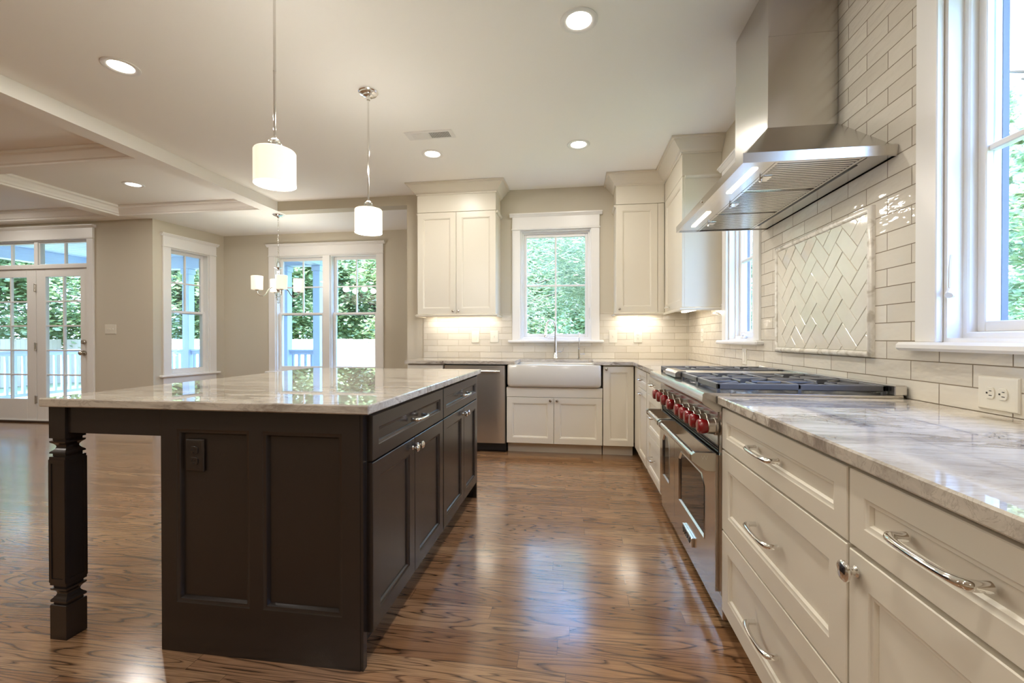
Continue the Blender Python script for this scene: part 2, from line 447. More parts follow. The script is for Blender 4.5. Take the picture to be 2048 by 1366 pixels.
# back wall with the opening into the nook
FB = frame(0, YB, 0)
wall('wall_back', FB, -3.604, XR, 0, CE, .16, [(-3.604, -1.947, 0, ZH), (*SINKW, WIN_Z0, WIN_Z1)], M['wall'])
# right wall (local x runs towards the camera)
FR = frame(XR, 0, -PI / 2)
wall('wall_right', FR, -YB - .16, -RY, 0, CE, .16, [(-W1[1], -W1[0], WIN_Z0, WIN_Z1), (-W2[1], -W2[0], WIN_Z0, WIN_Z1)], M['wall'])
FN = frame(0, YN, 0)
wall('wall_nook_back', FN, -5.5, -1.6, 0, ZH + .1, .16, [(*NOOKW, NZ0, NZ1)], M['wall'])
wall('wall_nook_right', frame(-1.72, 0, -PI / 2), -YN, -YB - .161, 0, ZH, .12, [], M['wall'])
# left bay wall, running slightly askew
BA, BBp = Vector((-5.431, 5.004, 0)), Vector((-5.303, 6.029, 0))
BANG = math.atan2(BBp.y - BA.y, BBp.x - BA.x)
BL = (BBp - BA).length
FBAY = frame(BA.x, BA.y, BANG)
BAYW = (.222, .782)
wall('wall_nook_left', FBAY, 0, BL, 0, ZH, .16, [(*BAYW, NZ0, NZ1)], M['wall'])
FD = frame(0, YD, 0)
DOOR_X = (-8.115, -6.412)
wall('wall_door', FD, LX, -5.431, 0, CE, .16, [(*DOOR_X, 0, 2.465)], M['wall'])
wall('wall_left', frame(LX, 0, PI / 2), RY, YD + .16, 0, CE, .16, [], M['wall'])
wall('wall_rear', frame(0, RY, PI), -XR, -LX, 0, CE, .16, [], M['wall'])
# baseboards
def baseboard(name, fr_, x0, x1):
    mb = MB(); mb.prism([(0, 0), (-.016, 0), (-.016, .115), (-.010, .13), (0, .135)], 'X', x0, x1); mb.xf(fr_)
    tagit(mb.build(name, M['trim']), kind='structure')
baseboard('baseboard_door', FD, -6.305, -5.44); baseboard('baseboard_nook', FN, -5.28, -1.75); baseboard('baseboard_bay', FBAY, .02, BL - .02)
baseboard('baseboard_left', frame(LX, 0, PI / 2), RY + .02, YD - .02)

# coffered ceiling over the living side
BX0, BX1 = -3.765, -3.604
tagit(MB().box(BX0, BX1, RY, YB, ZH, CE - .001).build('beam', M['ceiling']), kind='structure')
tagit(MB().box(-5.91, -5.75, RY, 4.852, ZH, CE - .001).build('beam', M['ceiling']), kind='structure')
for y0, y1 in ((3.335, 3.45), (1.25, 1.41), (-.75, -.6)):
    tagit(MB().box(LX, BX0 - .001, y0, y1, ZH + .0008, CE - .001).build('beam', M['ceiling']), kind='structure')
tagit(MB().box(LX, BX0 - .001, 4.852, YB, ZH, CE - .001).build('beam', M['ceiling']), kind='structure')
tagit(MB().box(LX, -5.4315, YB + .0005, YD - .0005, ZH, CE - .001).build('beam', M['ceiling']), kind='structure')
tagit(MB().box(-5.4310, BX1 - .0005, YB + .0005, YB + .16, ZH, CE - .001).build('beam', M['ceiling']), kind='structure')
CROWN = [(0, 0), (0, -.112), (.012, -.112), (.014, -.098), (.024, -.094), (.028, -.082), (.048, -.066), (.066, -.042), (.074, -.026), (.086, -.022), (.09, -.006), (.09, 0)]
ntrim = 0
for x0, x1 in ((-5.75, BX0), (LX + .01, -5.91)):
    for y0, y1 in ((3.45, 4.852), (1.41, 3.335), (-.6, 1.25)):
        ntrim += 1; mb = MB()
        moulding(mb, [(x0, y0), (x0, y1), (x1, y1), (x1, y0)], [(d, CE + z - .0015) for d, z in CROWN], closed=True)
        tagit(mb.build('trim_%d' % ntrim, M['ceiling'], smooth=50), kind='structure')

# tiled wall areas (a thin tiled skin on the plaster)
def tiles(name, fr_, x0, x1, z0, z1, holes, mat):
    o = wall(name, fr_ @ Matrix.Translation((0, -.009, 0)), x0, x1, z0, z1, .009, holes, mat); return o
tiles('wall_right_tile', FR, -YB, .25, CT, CE - .002,
      [(-W1[1] - .078, -W1[0] + .078, 1.1, CE), (-3.82, -3.10, 1.095, CE), (-YB - .1, -3.82, 1.425, CE), (-1.656 + .02, .3, 2.3, CE)], M['tile_right'])
tiles('wall_back_tile', FB, -1.743, XR - .009, CT, 1.418, [(-.705, .269, 1.1, 3)], M['tile_back'])
# ================================================================== windows and doors
def hinge_knuckles(): pass
def casing(root, x0, x1, z0, z1, w=.092, sill=True, cap=True, floor_z=None, apron=.0):
    """interior trim round an opening x0..x1, z0..z1 (local, y<0 is into the room)"""
    zb = floor_z if floor_z is not None else z0
    for a, b in ((x0 - w, x0), (x1, x1 + w)):
        MB().box(a, b, -.024, 0, zb, z1, .003).build('side_casing', M['trim'], root)
    mb = MB()
    mb.box(x0 - w - .008, x1 + w + .008, -.032, 0, z1, z1 + .02, .006)
    mb.box(x0 - w, x1 + w, -.026, 0, z1 + .02, z1 + .145, .002)
    mb.prism([(0, z1 + .145), (-.028, z1 + .145), (-.034, z1 + .152), (-.048, z1 + .168), (-.056, z1 + .17), (-.056, z1 + .182), (0, z1 + .182)], 'X', x0 - w - .028, x1 + w + .028)
    mb.build('head_trim', M['trim'], root)
    if sill:
        MB().box(x0 - w - .045, x1 + w + .045, -.06, .02, z0 - .03, z0, .009).build('sill', M['trim'], root)
        if apron: MB().box(x0 - w, x1 + w, -.02, 0, z0 - .03 - apron, z0 - .03, .003).build('apron', M['trim'], root)
def jamb(root, x0, x1, z0, z1, d0=0.0, d1=.16, t=.014):
    mb = MB(); mb.panel(x0, x1, z0, z1, [(0, d0), (t, d0), (t, d1), (0, d1)], cap=False); mb.build('jamb', M['trim'], root)
def sash(root, x0, x1, z0, z1, y, th, rail, nx, nz, mw=.018, name='sash_frame'):
    """one sash: frame, muntins and pane; rail = (left, right, bottom, top) widths"""
    l, r, b, t = rail; mb = MB()
    mb.box(x0, x0 + l, y, y + th, z0, z1, .003); mb.box(x1 - r, x1, y, y + th, z0, z1, .003)
    mb.box(x0 + l, x1 - r, y, y + th, z0, z0 + b, .003); mb.box(x0 + l, x1 - r, y, y + th, z1 - t, z1, .003)
    f = mb.build(name, M['trim'], root)
    gx0, gx1, gz0, gz1 = x0 + l, x1 - r, z0 + b, z1 - t
    MB().box(gx0, gx1, y + th * .5 - .003, y + th * .5 + .003, gz0, gz1).build('pane', M['glass'], f)
    if nx > 1 or nz > 1:
        mb = MB()
        for i in range(1, nx):
            x = gx0 + (gx1 - gx0) * i / nx; mb.box(x - mw / 2, x + mw / 2, y + th * .12, y + th * .88, gz0, gz1, .003)
        for k in range(1, nz):
            z = gz0 + (gz1 - gz0) * k / nz; mb.box(gx0, gx1, y + th * .16, y + th * .84, z - mw / 2, z + mw / 2, .003)
        mb.build('muntin', M['trim'], f)
    return f
def casement(name, loc, rz, x0, x1, label, crank_x=None):
    root = structure(name, loc, rz, label)
    casing(root, x0, x1, WIN_Z0, WIN_Z1, .092)
    jamb(root, x0, x1, WIN_Z0, WIN_Z1)
    mb = MB(); mb.panel(x0 + .014, x1 - .014, WIN_Z0 + .014, WIN_Z1 - .014, [(0, .045), (.016, .045), (.02, .05), (.02, .15), (0, .15)], cap=False)
    mb.build('stop_frame', M['trim'], root)
    sash(root, x0 + .034, x1 - .034, WIN_Z0 + .034, WIN_Z1 - .034, .07, .045, (.03, .03, .034, .034), 2, 2, .02)
    mb = MB(); mb.panel(x0 + .015, x1 - .015, WIN_Z0 + .015, WIN_Z1 - .015, [(0, .116), (.044, .116), (.046, .118), (.046, .136), (0, .136)], cap=False)
    mb.build('exterior_frame', M['extframe'], root)
    # folding crank on the sill stop
    cx = crank_x if crank_x is not None else (x0 + x1) / 2 - .05
    mb = MB(); mb.box(cx - .035, cx + .035, .02, .046, WIN_Z0 + .014, WIN_Z0 + .03, .005)
    mb.tube([(cx - .02, .03, WIN_Z0 + .034), (cx + .03, .022, WIN_Z0 + .045), (cx + .07, .026, WIN_Z0 + .03)], .007, 8)
    mb.build('crank', M['trim'], root)
    mb = MB(); mb.box(x1 - .017, x1 - .006, .02, .034, WIN_Z0 + .23, WIN_Z0 + .36, .004)
    mb.build('sash_lock', M['nickel'] if name == 'window_1' else M['trim'], root)
    return root
casement('window_1', (0, YB, 0), 0, *SINKW, 'white four-pane casement window above the farmhouse sink')
casement('window_2', (XR, 0, 0), -PI / 2, -W2[1], -W2[0], 'narrow white casement window between corner cabinet and range hood')
w3 = casement('window_3', (XR, 0, 0), -PI / 2, -W1[1], -W1[0], 'large white casement window at the right edge above the near counter')
mb = MB(); mb.tube([(-1.645, .012, 1.41), (-1.643, .008, 1.36), (-1.643, .008, 1.30)], .006, 8); mb.tube([(-1.643, .012, 1.30), (-1.62, -.012, 1.275)], [.008, .011], 8)
mb.box(-1.648, -1.636, .006, .022, 1.27, 1.30, .004); mb.build('lock_lever', M['trim'], w3)

def double_hung(root, x0, x1, z0, z1):
    zm = 1.505
    jamb(root, x0, x1, z0, z1)
    sash(root, x0 + .014, x1 - .014, zm - .02, z1 - .014, .085, .035, (.04, .04, .03, .04), 2, 2, .02, 'upper_sash')
    sash(root, x0 + .014, x1 - .014, z0 + .014, zm + .02, .048, .035, (.042, .042, .06, .032), 1, 1, .02, 'lower_sash')
def dh_window(name, loc, rz, spans, label):
    root = structure(name, loc, rz, label)
    x0, x1 = spans[0][0], spans[-1][1]
    casing(root, x0, x1, NZ0, NZ1, .105, True, True, None, .09)
    for i, (a, b) in enumerate(spans):
        double_hung(root, a, b, NZ0, NZ1)
        if i: MB().box(spans[i - 1][1], a, -.024, .16, NZ0, NZ1, .003).build('mullion', M['trim'], root)
    return root
dh_window('window_4', (0, YN, 0), 0, [(NOOKW[0], -3.669), (-3.558, NOOKW[1])], 'wide pair of white double-hung windows in the dining nook')
dh_window('window_5', tuple(BA), BANG, [BAYW], 'single white double-hung window on the left nook wall')

# french doors with transom
dr = structure('door_1', (0, YD, 0), 0, 'pair of white french doors with divided glass and transom')
X0, X1 = DOOR_X
casing(dr, X0, X1, 2.1, 2.465, .1, False, True, 0.0)
jamb(dr, X0, X1, .02, 2.465, 0, .16, .012)
MB().box(X0 + .012, X1 - .012, -.012, .14, 2.085, 2.135, .004).build('transom_bar', M['trim'], dr)
MID = (X0 + X1) / 2
for a, b in ((X0 + .012, MID - .03), (MID + .03, X1 - .012)):
    sash(dr, a, b, 2.135, 2.453, .03, .045, (.012, .012, .018, .018), 2, 1, .022, 'transom_sash')
MB().box(MID - .03, MID + .03, .01, .1, 2.135, 2.453, .004).build('transom_mullion', M['trim'], dr)
leaves = []
for a, b in ((X0 + .016, MID - .003), (MID + .003, X1 - .016)):
    lf = sash(dr, a, b, .03, 2.082, .012, .045, (.15, .128, .285, .105) if a > MID else (.128, .15, .285, .105), 2, 5, .02, 'door_leaf'); leaves.append(lf)
MB().box(X0, X1, -.03, .16, 0, .022, .004).build('threshold', M['darkgap'], dr)
for z in (.31, 1.03, 1.83):
    MB().box(MID - .014, MID + .014, -.004, .014, z - .05, z + .05, .002).lathe([(.007, z - .055), (.007, z + .055)], (MID, -.006, 0), 'Z', 10).build('hinge', M['nickel'], leaves[1])
kx = -6.49
mb = MB(); mb.lathe([(.0, -.062), (.016, -.06), (.028, -.048), (.028, -.036), (.014, -.022), (.012, -.008), (.033, -.006), (.033, .012)], (kx, 0, .948), 'Y', 20); mb.build('door_knob', M['nickel'], leaves[1])
mb = MB(); mb.lathe([(.026, -.016), (.03, -.01), (.03, .012)], (kx, 0, 1.095), 'Y', 20); mb.box(kx - .004, kx + .004, -.03, -.014, 1.083, 1.107, .002); mb.build('deadbolt', M['nickel'], leaves[1])
# ================================================================== cabinet kit (local x left-to-right seen from the front, y=0 at the door faces, y>0 into the cabinet)
def DOORP(fr_): return [(.0, .021), (.0, .002), (.002, 0), (fr_, 0), (fr_ + .004, .003), (fr_ + .010, .004), (fr_ + .014, .010), (fr_ + .014, .011)]
def pull(parent, x, z, ln=.128, y=0.0):
    """arched bar pull: one bowed bar turning into a post at each end"""
    h = ln / 2; half = [((-h, .001), (.0085, .0085)), ((-h, -.010), (.0082, .0078)), ((-h + .0005, -.019), (.0085, .0082)), ((-h + .003, -.0255), (.0098, .0085)), ((-h + .009, -.0295), (.0095, .0078))]
    mid = [((h * t, -.0305 - .0075 * (1 - t * t)), (.0066 + .0026 * t * t, .0056 + .002 * t * t)) for t in (-.68, -.45, -.22, 0, .22, .45, .68)]
    seq = half + mid + [((-p[0], p[1]), r_) for p, r_ in reversed(half)]
    return MB().tube([(x + p[0], y + p[1], z) for p, r_ in seq], [r_ for p, r_ in seq], 12).build('handle', M['chrome'], parent, 40)
def knob(parent, x, z, y=0.0, mat='chrome', s_=1.0):
    mb = MB(); mb.lathe([(.009 * s_, 0), (.009 * s_, -.003), (.0055 * s_, -.006), (.005 * s_, -.012), (.010 * s_, -.017), (.0165 * s_, -.023), (.0165 * s_, -.027), (.012 * s_, -.031), (.0, -.0325)], (x, y, z), 'Y', 20)
    return mb.build('knob', M[mat], parent)
def front(root, kind, x0, x1, z0, z1, m, fr_=.056):
    mb = MB(); mb.panel(x0, x1, z0, z1, DOORP(min(fr_, (z1 - z0) * .3)))
    return mb.build(kind, M[m], root)
def carcass(root, W, D, z0, z1, m, toe=.075, toe_z=.105):
    mb = MB(); mb.box(0, W, .0215, D, z0, z1, .001)
    b = mb.build('body', M[m], root)
    if toe is not None: MB().box(.002, W - .002, toe, toe + .02, .0, toe_z - .002).build('toe_kick', M[m], root)
    return b
G = .0018
TOEZ = .105

# ---- kitchen island -------------------------------------------------------
isl = thing('kitchen_island', 'espresso brown kitchen island with cabinets and pale stone top on square leg', 'kitchen island', (-.69, 1.425, 0), PI / 2)
# local: x = world Y - 1.425 ; y = -(world X) - .69
def wy(Y): return Y - 1.425
def wx(X): return -(X) - .69
IE = 3.09
MB().box(wy(1.432), wy(IE - .03), .022, wx(-1.493), .105, CB, .001).build('body', M['island'], isl)
MB().box(wy(1.44), wy(IE - .04), .085, .10, 0, .105).build('toe_kick', M['island'], isl)
# end panel with two framed recesses (faces the camera): built in world axes then moved to the local frame
def to_isl(mb): return mb.xf(Matrix.Rotation(-PI / 2, 4, 'Z') @ Matrix.Translation((.69, -1.425, 0)))
def frame_panel(X0, X1, Z0, Z1, recs, y, th):
    mb = MB()
    xs = sorted({X0, X1, *[r[0] for r in recs], *[r[1] for r in recs]}); zs = sorted({Z0, Z1, *[r[2] for r in recs], *[r[3] for r in recs]})
    for i in range(len(xs) - 1):
        for k in range(len(zs) - 1):
            cx, cz = (xs[i] + xs[i + 1]) / 2, (zs[k] + zs[k + 1]) / 2
            if not any(r[0] < cx < r[1] and r[2] < cz < r[3] for r in recs): mb.box(xs[i], xs[i + 1], y, y + th, zs[k], zs[k + 1])
    for r in recs: mb.panel(*r, [(0, y + th), (0, y), (.006, y + .003), (.013, y + .004), (.019, y + .016), (.019, y + .017)])
    return mb
pb = frame_panel(-1.493, -.723, 0, CB, [(-1.432, -1.138, .18, .809), (-1.088, -.788, .18, .809)], 1.403, .022)
to_isl(pb).build('end_panel', M['island'], isl)
to_isl(MB().box(-.723, -.7125, 1.405, 1.43, .0, CB)).build('end_panel_edge', M['island'], isl)
pb = frame_panel(-1.493, -.723, 0, CB, [(-1.432, -1.138, .18, .809), (-1.088, -.788, .18, .809)], 0, .022).xf(Matrix.Translation((-2.216, IE, 0)) @ Matrix.Rotation(PI, 4, 'Z'))
to_isl(pb).build('end_panel', M['island'], isl)
to_isl(MB().box(-1.892, -1.494, 1.403, 1.425, .781, CB, .001)).build('apron', M['island'], isl)
to_isl(MB().box(-1.94, -1.916, 1.464, IE - .06, .781, CB, .001)).build('apron', M['island'], isl)
to_isl(MB().box(-1.892, -1.494, IE - .025, IE - .003, .781, CB, .001)).build('apron', M['island'], isl)
def square_leg(cx, cy, h=.036):
    P = [(0, h), (.128, h), (.13, h - .002), (.131, h - .007), (.139, h - .007), (.14, h - .001), (.146, h), (.15, h - .002)]
    P += [(.152 + .03 * t, h - .004 - .008 * math.sin(PI * t) - .003 * t) for t in (.1, .3, .5, .7, .9)]
    P += [(.186, h - .001), (.193, h), (.195, h - .007), (.203, h - .007), (.204, h), (.69, h), (.692, h - .007), (.700, h - .007), (.702, h), (.708, h - .001)]
    P += [(.711 + .03 * t, h - .005 - .009 * math.sin(PI * t)) for t in (.1, .3, .5, .7, .9)]
    P += [(.743, h - .001), (.749, h), (.751, h - .007), (.758, h - .007), (.760, h), (CB, h)]
    mb = MB(); mb.loft([[(cx - r, cy - r, z), (cx + r, cy - r, z), (cx + r, cy + r, z), (cx - r, cy + r, z)] for z, r in P])
    # raised edge bands round a sunk field on each face
    for sx, sy in ((0, -1), (1, 0), (-1, 0), (0, 1)):
        for a, b, z0, z1 in ((-h, -h + .011, .215, .68), (h - .011, h, .215, .68), (-h + .011, h - .011, .215, .23), (-h + .011, h - .011, .665, .68)):
            if sy: mb.box(cx + a, cx + b, cy + sy * h, cy + sy * (h + .003), z0, z1)
            else: mb.box(cx + sx * h, cx + sx * (h + .003), cy + a, cy + b, z0, z1)
    return mb
to_isl(square_leg(-1.928, 1.429)).build('leg', M['island'], isl, 20)
to_isl(square_leg(-1.928, IE - .026)).build('leg', M['island'], isl, 20)
for a, b in ((1.430, 2.250), (2.256, 3.060)):
    f = front(isl, 'drawer', wy(a) + G, wy(b) - G, .712, CB - .012, 'island', .06)
    pull(f, (wy(a) + wy(b)) / 2 + .02, .79)
    m_ = (a + b) / 2 - .006 if a < 2 else (a + b) / 2 + .03
    d1 = front(isl, 'door', wy(a) + G, wy(m_) - G, .118, .706, 'island', .058); d2 = front(isl, 'door', wy(m_) + G, wy(b) - G, .118, .706, 'island', .058)
    knob(d1, wy(m_) - .03, .668); knob(d2, wy(m_) + .03, .668)
MB().box(wy(3.063), wy(IE), 0.006, .03, .0, CB).build('corner_stile', M['island'], isl)
mb = MB(); mb.box(-1.982, -.675, 1.372, 3.13, CB, CT, .004); to_isl(mb).build('countertop', M['stone'], isl)
# dark outlet on the island end
def wallplate(name, label, cat, loc, rz, w, h, kind, pm='plate', n=1, group=None, horiz=False, dm='slot'):
    root = thing(name, label, cat, loc, rz, group)
    mb = MB(); mb.panel(-w / 2, w / 2, -h / 2, h / 2, [(0, 0), (0, -.003), (.003, -.0062), (.008, -.007), (.008, -.0069)]); mb.build('cover_plate', M[pm], root)
    for i in range(n):
        cx = (i - (n - 1) / 2) * .046
        if kind[i] == 'o':
            for s_ in (-1, 1):
                ox, oz = (s_ * .0195, 0) if horiz else (0, s_ * .0195); mb = MB()
                fl = lambda v: .0165 * max(-1, min(1, 1.25 * v))
                L = [[(cx + ox + k * (.015 * math.cos(a) if horiz else fl(math.cos(a))), yy, oz + k * (fl(math.sin(a)) if horiz else .015 * math.sin(a))) for a in [2 * PI * j / 28 for j in range(28)]]
                     for yy, k in ((-.006, 1.0), (-.0095, 1.0), (-.0102, .95))]
                rc = mb.loft(L).build('receptacle', M[pm], root)
                for dx, dz, w, h_ in ((-.0065, .003, .0022, .009), (.0065, .003, .0022, .007), (0, -.008, .005, .005)):
                    if horiz: dx, dz, w, h_ = dz, dx, h_, w
                    MB().box(cx + ox + dx - w / 2, cx + ox + dx + w / 2, -.0107, -.008, oz + dz - h_ / 2, oz + dz + h_ / 2).build('slot', M[dm], rc)
        elif kind[i] == 'r':
            mb = MB(); mb.panel(cx - .0165, cx + .0165, -.033, .033, [(0, -.005), (0, -.009), (.0015, -.010), (.0015, -.0099)]); mb.build('rocker', M[pm], root)
        else:
            mb = MB(); mb.box(cx - .0055, cx + .0055, -.009, -.005, -.013, .013, .001); mb.box(cx - .004, cx + .004, -.018, -.008, -.002, .010, .0015); mb.build('toggle', M[pm], root)
    return root
wallplate('outlet', 'dark brown outlet plate on the espresso island end panel', 'outlet', (-1.362, 1.4155, .713), 0, .074, .116, 'o', 'island', dm='black')

# ---- white base cabinets ---------------------------------------------------
YF = 4.31      # door faces of the back run
def back_unit(name, label, x0, x1, group=None):
    return thing(name, label, 'cabinet', (x0, YF, 0), 0, group), x1 - x0
def right_unit(name, label, ya, yb, group=None):
    return thing(name, label, 'cabinet', (.56, ya, 0), -PI / 2, group), ya - yb
BD = YB - YF - .012
r, W = back_unit('base_cabinet', 'white base cabinet at the left end of the sink wall beside the dishwasher', -1.70, -1.322)
carcass(r, W, BD, TOEZ, CB, 'cab')
f = front(r, 'drawer', G, W - G, .714, .868, 'cab'); pull(f, W / 2, .79); d = front(r, 'door', G, W - G, TOEZ, .708, 'cab'); knob(d, W - .03, .66)
r, W = back_unit('sink_cabinet', 'white two-door base cabinet under the farmhouse sink', -.672, .262)
MB().box(0, W, .0215, BD, TOEZ, .655, .001).build('body', M['cab'], r)
MB().box(.002, W - .002, .085, .105, 0, TOEZ - .002).build('toe_kick', M['cab'], r)
MB().box(0, W, .002, .022, .562, .655, .001).build('top_rail', M['cab'], r)
m_ = W / 2
d1 = front(r, 'door', G, m_ - G, TOEZ, .558, 'cab'); d2 = front(r, 'door', m_ + G, W - G, TOEZ, .558, 'cab')
knob(d1, m_ - .032, .53, 0, 'nickel', .9); knob(d2, m_ + .032, .53, 0, 'nickel', .9)
r, W = back_unit('base_cabinet', 'narrow white base cabinet with one tall door right of the farmhouse sink', .268, .556)
carcass(r, W, BD, TOEZ, CB, 'cab', .085); d = front(r, 'door', G, W - G, TOEZ, .868, 'cab'); knob(d, .03, .842, 0, 'nickel', .9)
# right wall, far side of the range
RD = XR - .56 - .012
r, W = right_unit('base_cabinet', 'white corner base cabinet with small drawer over a door', 4.306, 3.60)
carcass(r, W, RD, TOEZ, CB, 'cab')
MB().box(.002, .26, .004, .022, TOEZ, .868).build('corner_filler', M['cab'], r)
f = front(r, 'drawer', .264, W - G, .714, .868, 'cab', .045); pull(f, (.264 + W) / 2, .79, .1)
d = front(r, 'door', .264, W - G, TOEZ, .708, 'cab', .05); pull(d, (.264 + W) / 2, .672, .1)
r, W = right_unit('drawer_cabinet', 'white three-drawer base cabinet on the far side of the steel range', 3.596, 3.008)
carcass(r, W, RD, TOEZ, CB, 'cab')
for z0, z1 in ((.714, .868), (.408, .708), (TOEZ, .402)):
    f = front(r, 'drawer', .06, W - G, z0, z1, 'cab', .05); pull(f, W / 2 + .03, (z0 + z1) / 2 + .01, .11)
MB().box(.002, .057, .004, .022, TOEZ, .868).build('filler', M['cab'], r)
# right wall, near side
r, W = right_unit('drawer_cabinet', 'cream three-drawer base cabinet nearest the steel range in front', 1.788, 1.0005)
carcass(r, W, RD, .092, CB, 'cab')
for z0, z1, pz in ((.714, .868, .792), (.404, .708, .552), (.092, .398, .243)):
    f = front(r, 'drawer', G, W - G, z0, z1, 'cab', .064); pull(f, W / 2, pz, .155)
r, W = right_unit('base_cabinet', 'cream base cabinet with one drawer over a door at the right edge', .9985, .525)
carcass(r, W, RD, .092, CB, 'cab')
f = front(r, 'drawer', G + .002, W - G, .714, .868, 'cab', .062); pull(f, W / 2, .795, .155); d = front(r, 'door', G + .002, W - G, .092, .704, 'cab', .06); knob(d, .03, .667, 0, 'chrome', 1.25)
r, W = right_unit('base_cabinet', 'cream base cabinet beside the viewer, hidden past the right edge', .524, -.2)
carcass(r, W, RD, .092, CB, 'cab')
f = front(r, 'drawer', G, W - G, .714, .868, 'cab', .062); pull(f, W / 2, .795, .155); d = front(r, 'door', G, W - G, .092, .704, 'cab', .06); knob(d, W - .03, .667)

# ---- countertops -----------------------------------------------------------
# L-shaped run with the sink cut out; YS0 = back edge of the cut-out
SX0, SX1, SYB = -.585, .178, 4.775
mb = MB()
poly = [(-1.722, 4.283), (SX0, 4.283), (SX0, SYB - .03), (SX0 + .03, SYB), (SX1 - .03, SYB), (SX1, SYB - .03), (SX1, 4.283), (.541, 4.283), (.541, 3.006), (XR - .0095, 3.006), (XR - .0095, YB - .0095), (-1.722, YB - .0095)]
bmt = bmesh.new(); vs = [bmt.verts.new((x, y, CB)) for x, y in poly]; fc = bmt.faces.new(vs)
ex = bmesh.ops.extrude_face_region(bmt, geom=[fc]); bmesh.ops.translate(bmt, verts=[e for e in ex['geom'] if isinstance(e, bmesh.types.BMVert)], vec=(0, 0, CT - CB))
bmesh.ops.recalc_face_normals(bmt, faces=bmt.faces[:])
bmesh.ops.bevel(bmt, geom=[e for e in bmt.edges if all(v.co.z > CT - .001 for v in e.verts)], offset=.003, segments=2, affect='EDGES')
bmesh.ops.triangulate(bmt, faces=[f_ for f_ in bmt.faces if len(f_.verts) > 4])
me = bpy.data.meshes.new('countertop'); bmt.to_mesh(me); bmt.free(); me.materials.append(M['stone'])
o = bpy.data.objects.new('countertop', me); COL.objects.link(o)
tagit(o, 'L-shaped pale stone countertop round the sink and into the far corner', 'countertop')
o = MB().box(.541, XR - .0095, -.22, 1.784, CB, CT, .004).build('countertop', M['stone'])
tagit(o, 'polished grey veined stone countertop over the near drawers at right', 'countertop')

# ---- farmhouse sink --------------------------------------------------------
sk = thing('farmhouse_sink', 'white apron-front farmhouse sink under the window', 'sink', (-.2065, 4.27, .66))
def rrect(x0, x1, y0, y1, z, r, n=5):
    P = []
    for cx, cy, a0 in ((x1 - r, y1 - r, 0), (x0 + r, y1 - r, PI / 2), (x0 + r, y0 + r, PI), (x1 - r, y0 + r, 1.5 * PI)):
        for i in range(n + 1):
            a = a0 + PI / 2 * i / n; P.append((cx + r * math.cos(a), cy + r * math.sin(a), z))
    return P
h = .221; hw = .455
mb = MB(); L = []
for z, e in ((0, .028), (.004, .016), (.014, .006), (.03, .0), (h - .012, 0), (h - .003, .004), (h, .012)): L.append(rrect(-hw + e, hw - e, 0 + e, .50 - e, z, .03))
for z, e in ((h, .03), (h - .006, .036), (h - .02, .04), (.05, .05), (.03, .08)): L.append(rrect(-hw + e, hw - e, 0 + e, .50 - e, z, .03))
mb.loft(L); mb.build('basin', M['porcelain'], sk, 40)
MB().lathe([(.0, .032), (.042, .032), (.045, .036), (.03, .036), (.028, .034), (0, .034)], (0, .25, 0), 'Z', 20).build('drain', M['steel'], sk)
# ---- faucets ---------------------------------------------------------------
fc_ = thing('kitchen_faucet', 'tall chrome gooseneck kitchen faucet with pull-down spray head', 'faucet', (-.21, 4.845, CT))
MB().lathe([(.028, 0), (.028, .006), (.024, .012), (.021, .09), (.017, .17), (.0135, .26), (.0125, .30)], (0, 0, 0), 'Z', 20).build('body', M['chrome'], fc_)
P = [(0, 0, .295)]
for i in range(15):
    a = PI * i / 14; P.append((-.047 * (1 - math.cos(a)), -.085 * (1 - math.cos(a)), .33 + .088 * math.sin(a)))
MB().tube(P, .0115, 12).build('spout', M['chrome'], fc_)
MB().tube([(-.094, -.17, .335), (-.096, -.174, .31), (-.098, -.178, .25), (-.099, -.18, .236)], [.0125, .014, .0165, .016], 14).build('spray_head', M['chrome'], fc_)
MB().tube([(.016, 0, .075), (.062, 0, .075)], .012, 12).tube([(.06, 0, .073), (.078, -.004, .09), (.084, -.01, .125)], [.006, .0055, .004], 10).build('lever', M['chrome'], fc_)
fd = thing('filter_faucet', 'slim chrome water dispenser tap right of the main faucet', 'faucet', (.045, 4.845, CT))
MB().lathe([(.02, 0), (.02, .006), (.014, .01), (.013, .11), (.008, .114), (.006, .2), (.005, .285), (.003, .29)], (0, 0, 0), 'Z', 16).build('body', M['chrome'], fd)
MB().tube([(0, 0, .28), (-.004, -.02, .292), (-.01, -.06, .285), (-.012, -.075, .27)], .0045, 8).build('spout', M['chrome'], fd)
MB().tube([(.01, 0, .052), (.06, 0, .052)], .009, 10).tube([(.054, 0, .052), (.055, 0, .12)], .004, 8).build('lever', M['chrome'], fd)

# ---- dishwasher ------------------------------------------------------------
dw = thing('dishwasher', 'stainless steel dishwasher between the end cabinet and farmhouse sink', 'dishwasher', (-1.317, YF, 0))
MB().box(.004, .634, .03, BD, .02, CB - .004).build('body', M['black'], dw)
mb = MB(); L = []
nz_ = 14; xs = [0.006, .010, .02, .1, .2, .318, .43, .53, .615, .626, .63]
for i in range(len(xs)):
    e = .012 if i in (0, len(xs) - 1) else (.004 if i in (1, len(xs) - 2) else 0)
    bow = -.006 * math.sin(PI * (xs[i] - .006) / .624)
    L.append([(xs[i], .028, .095), (xs[i], e + bow, .095), (xs[i], e + bow, .868), (xs[i], .028, .868)])
mb.loft(L); mb.build('door', M['satin'], dw, 25)
MB().box(.006, .63, .05, .07, .0, .09).build('toe_panel', M['black'], dw)
mb = MB(); mb.tube([(.05, -.045, .812), (.586, -.045, .812)], .011, 12)
for x in (.07, .566): mb.tube([(x, .0, .812), (x, -.045, .812)], .008, 10)
mb.build('handle', M['steel'], dw)

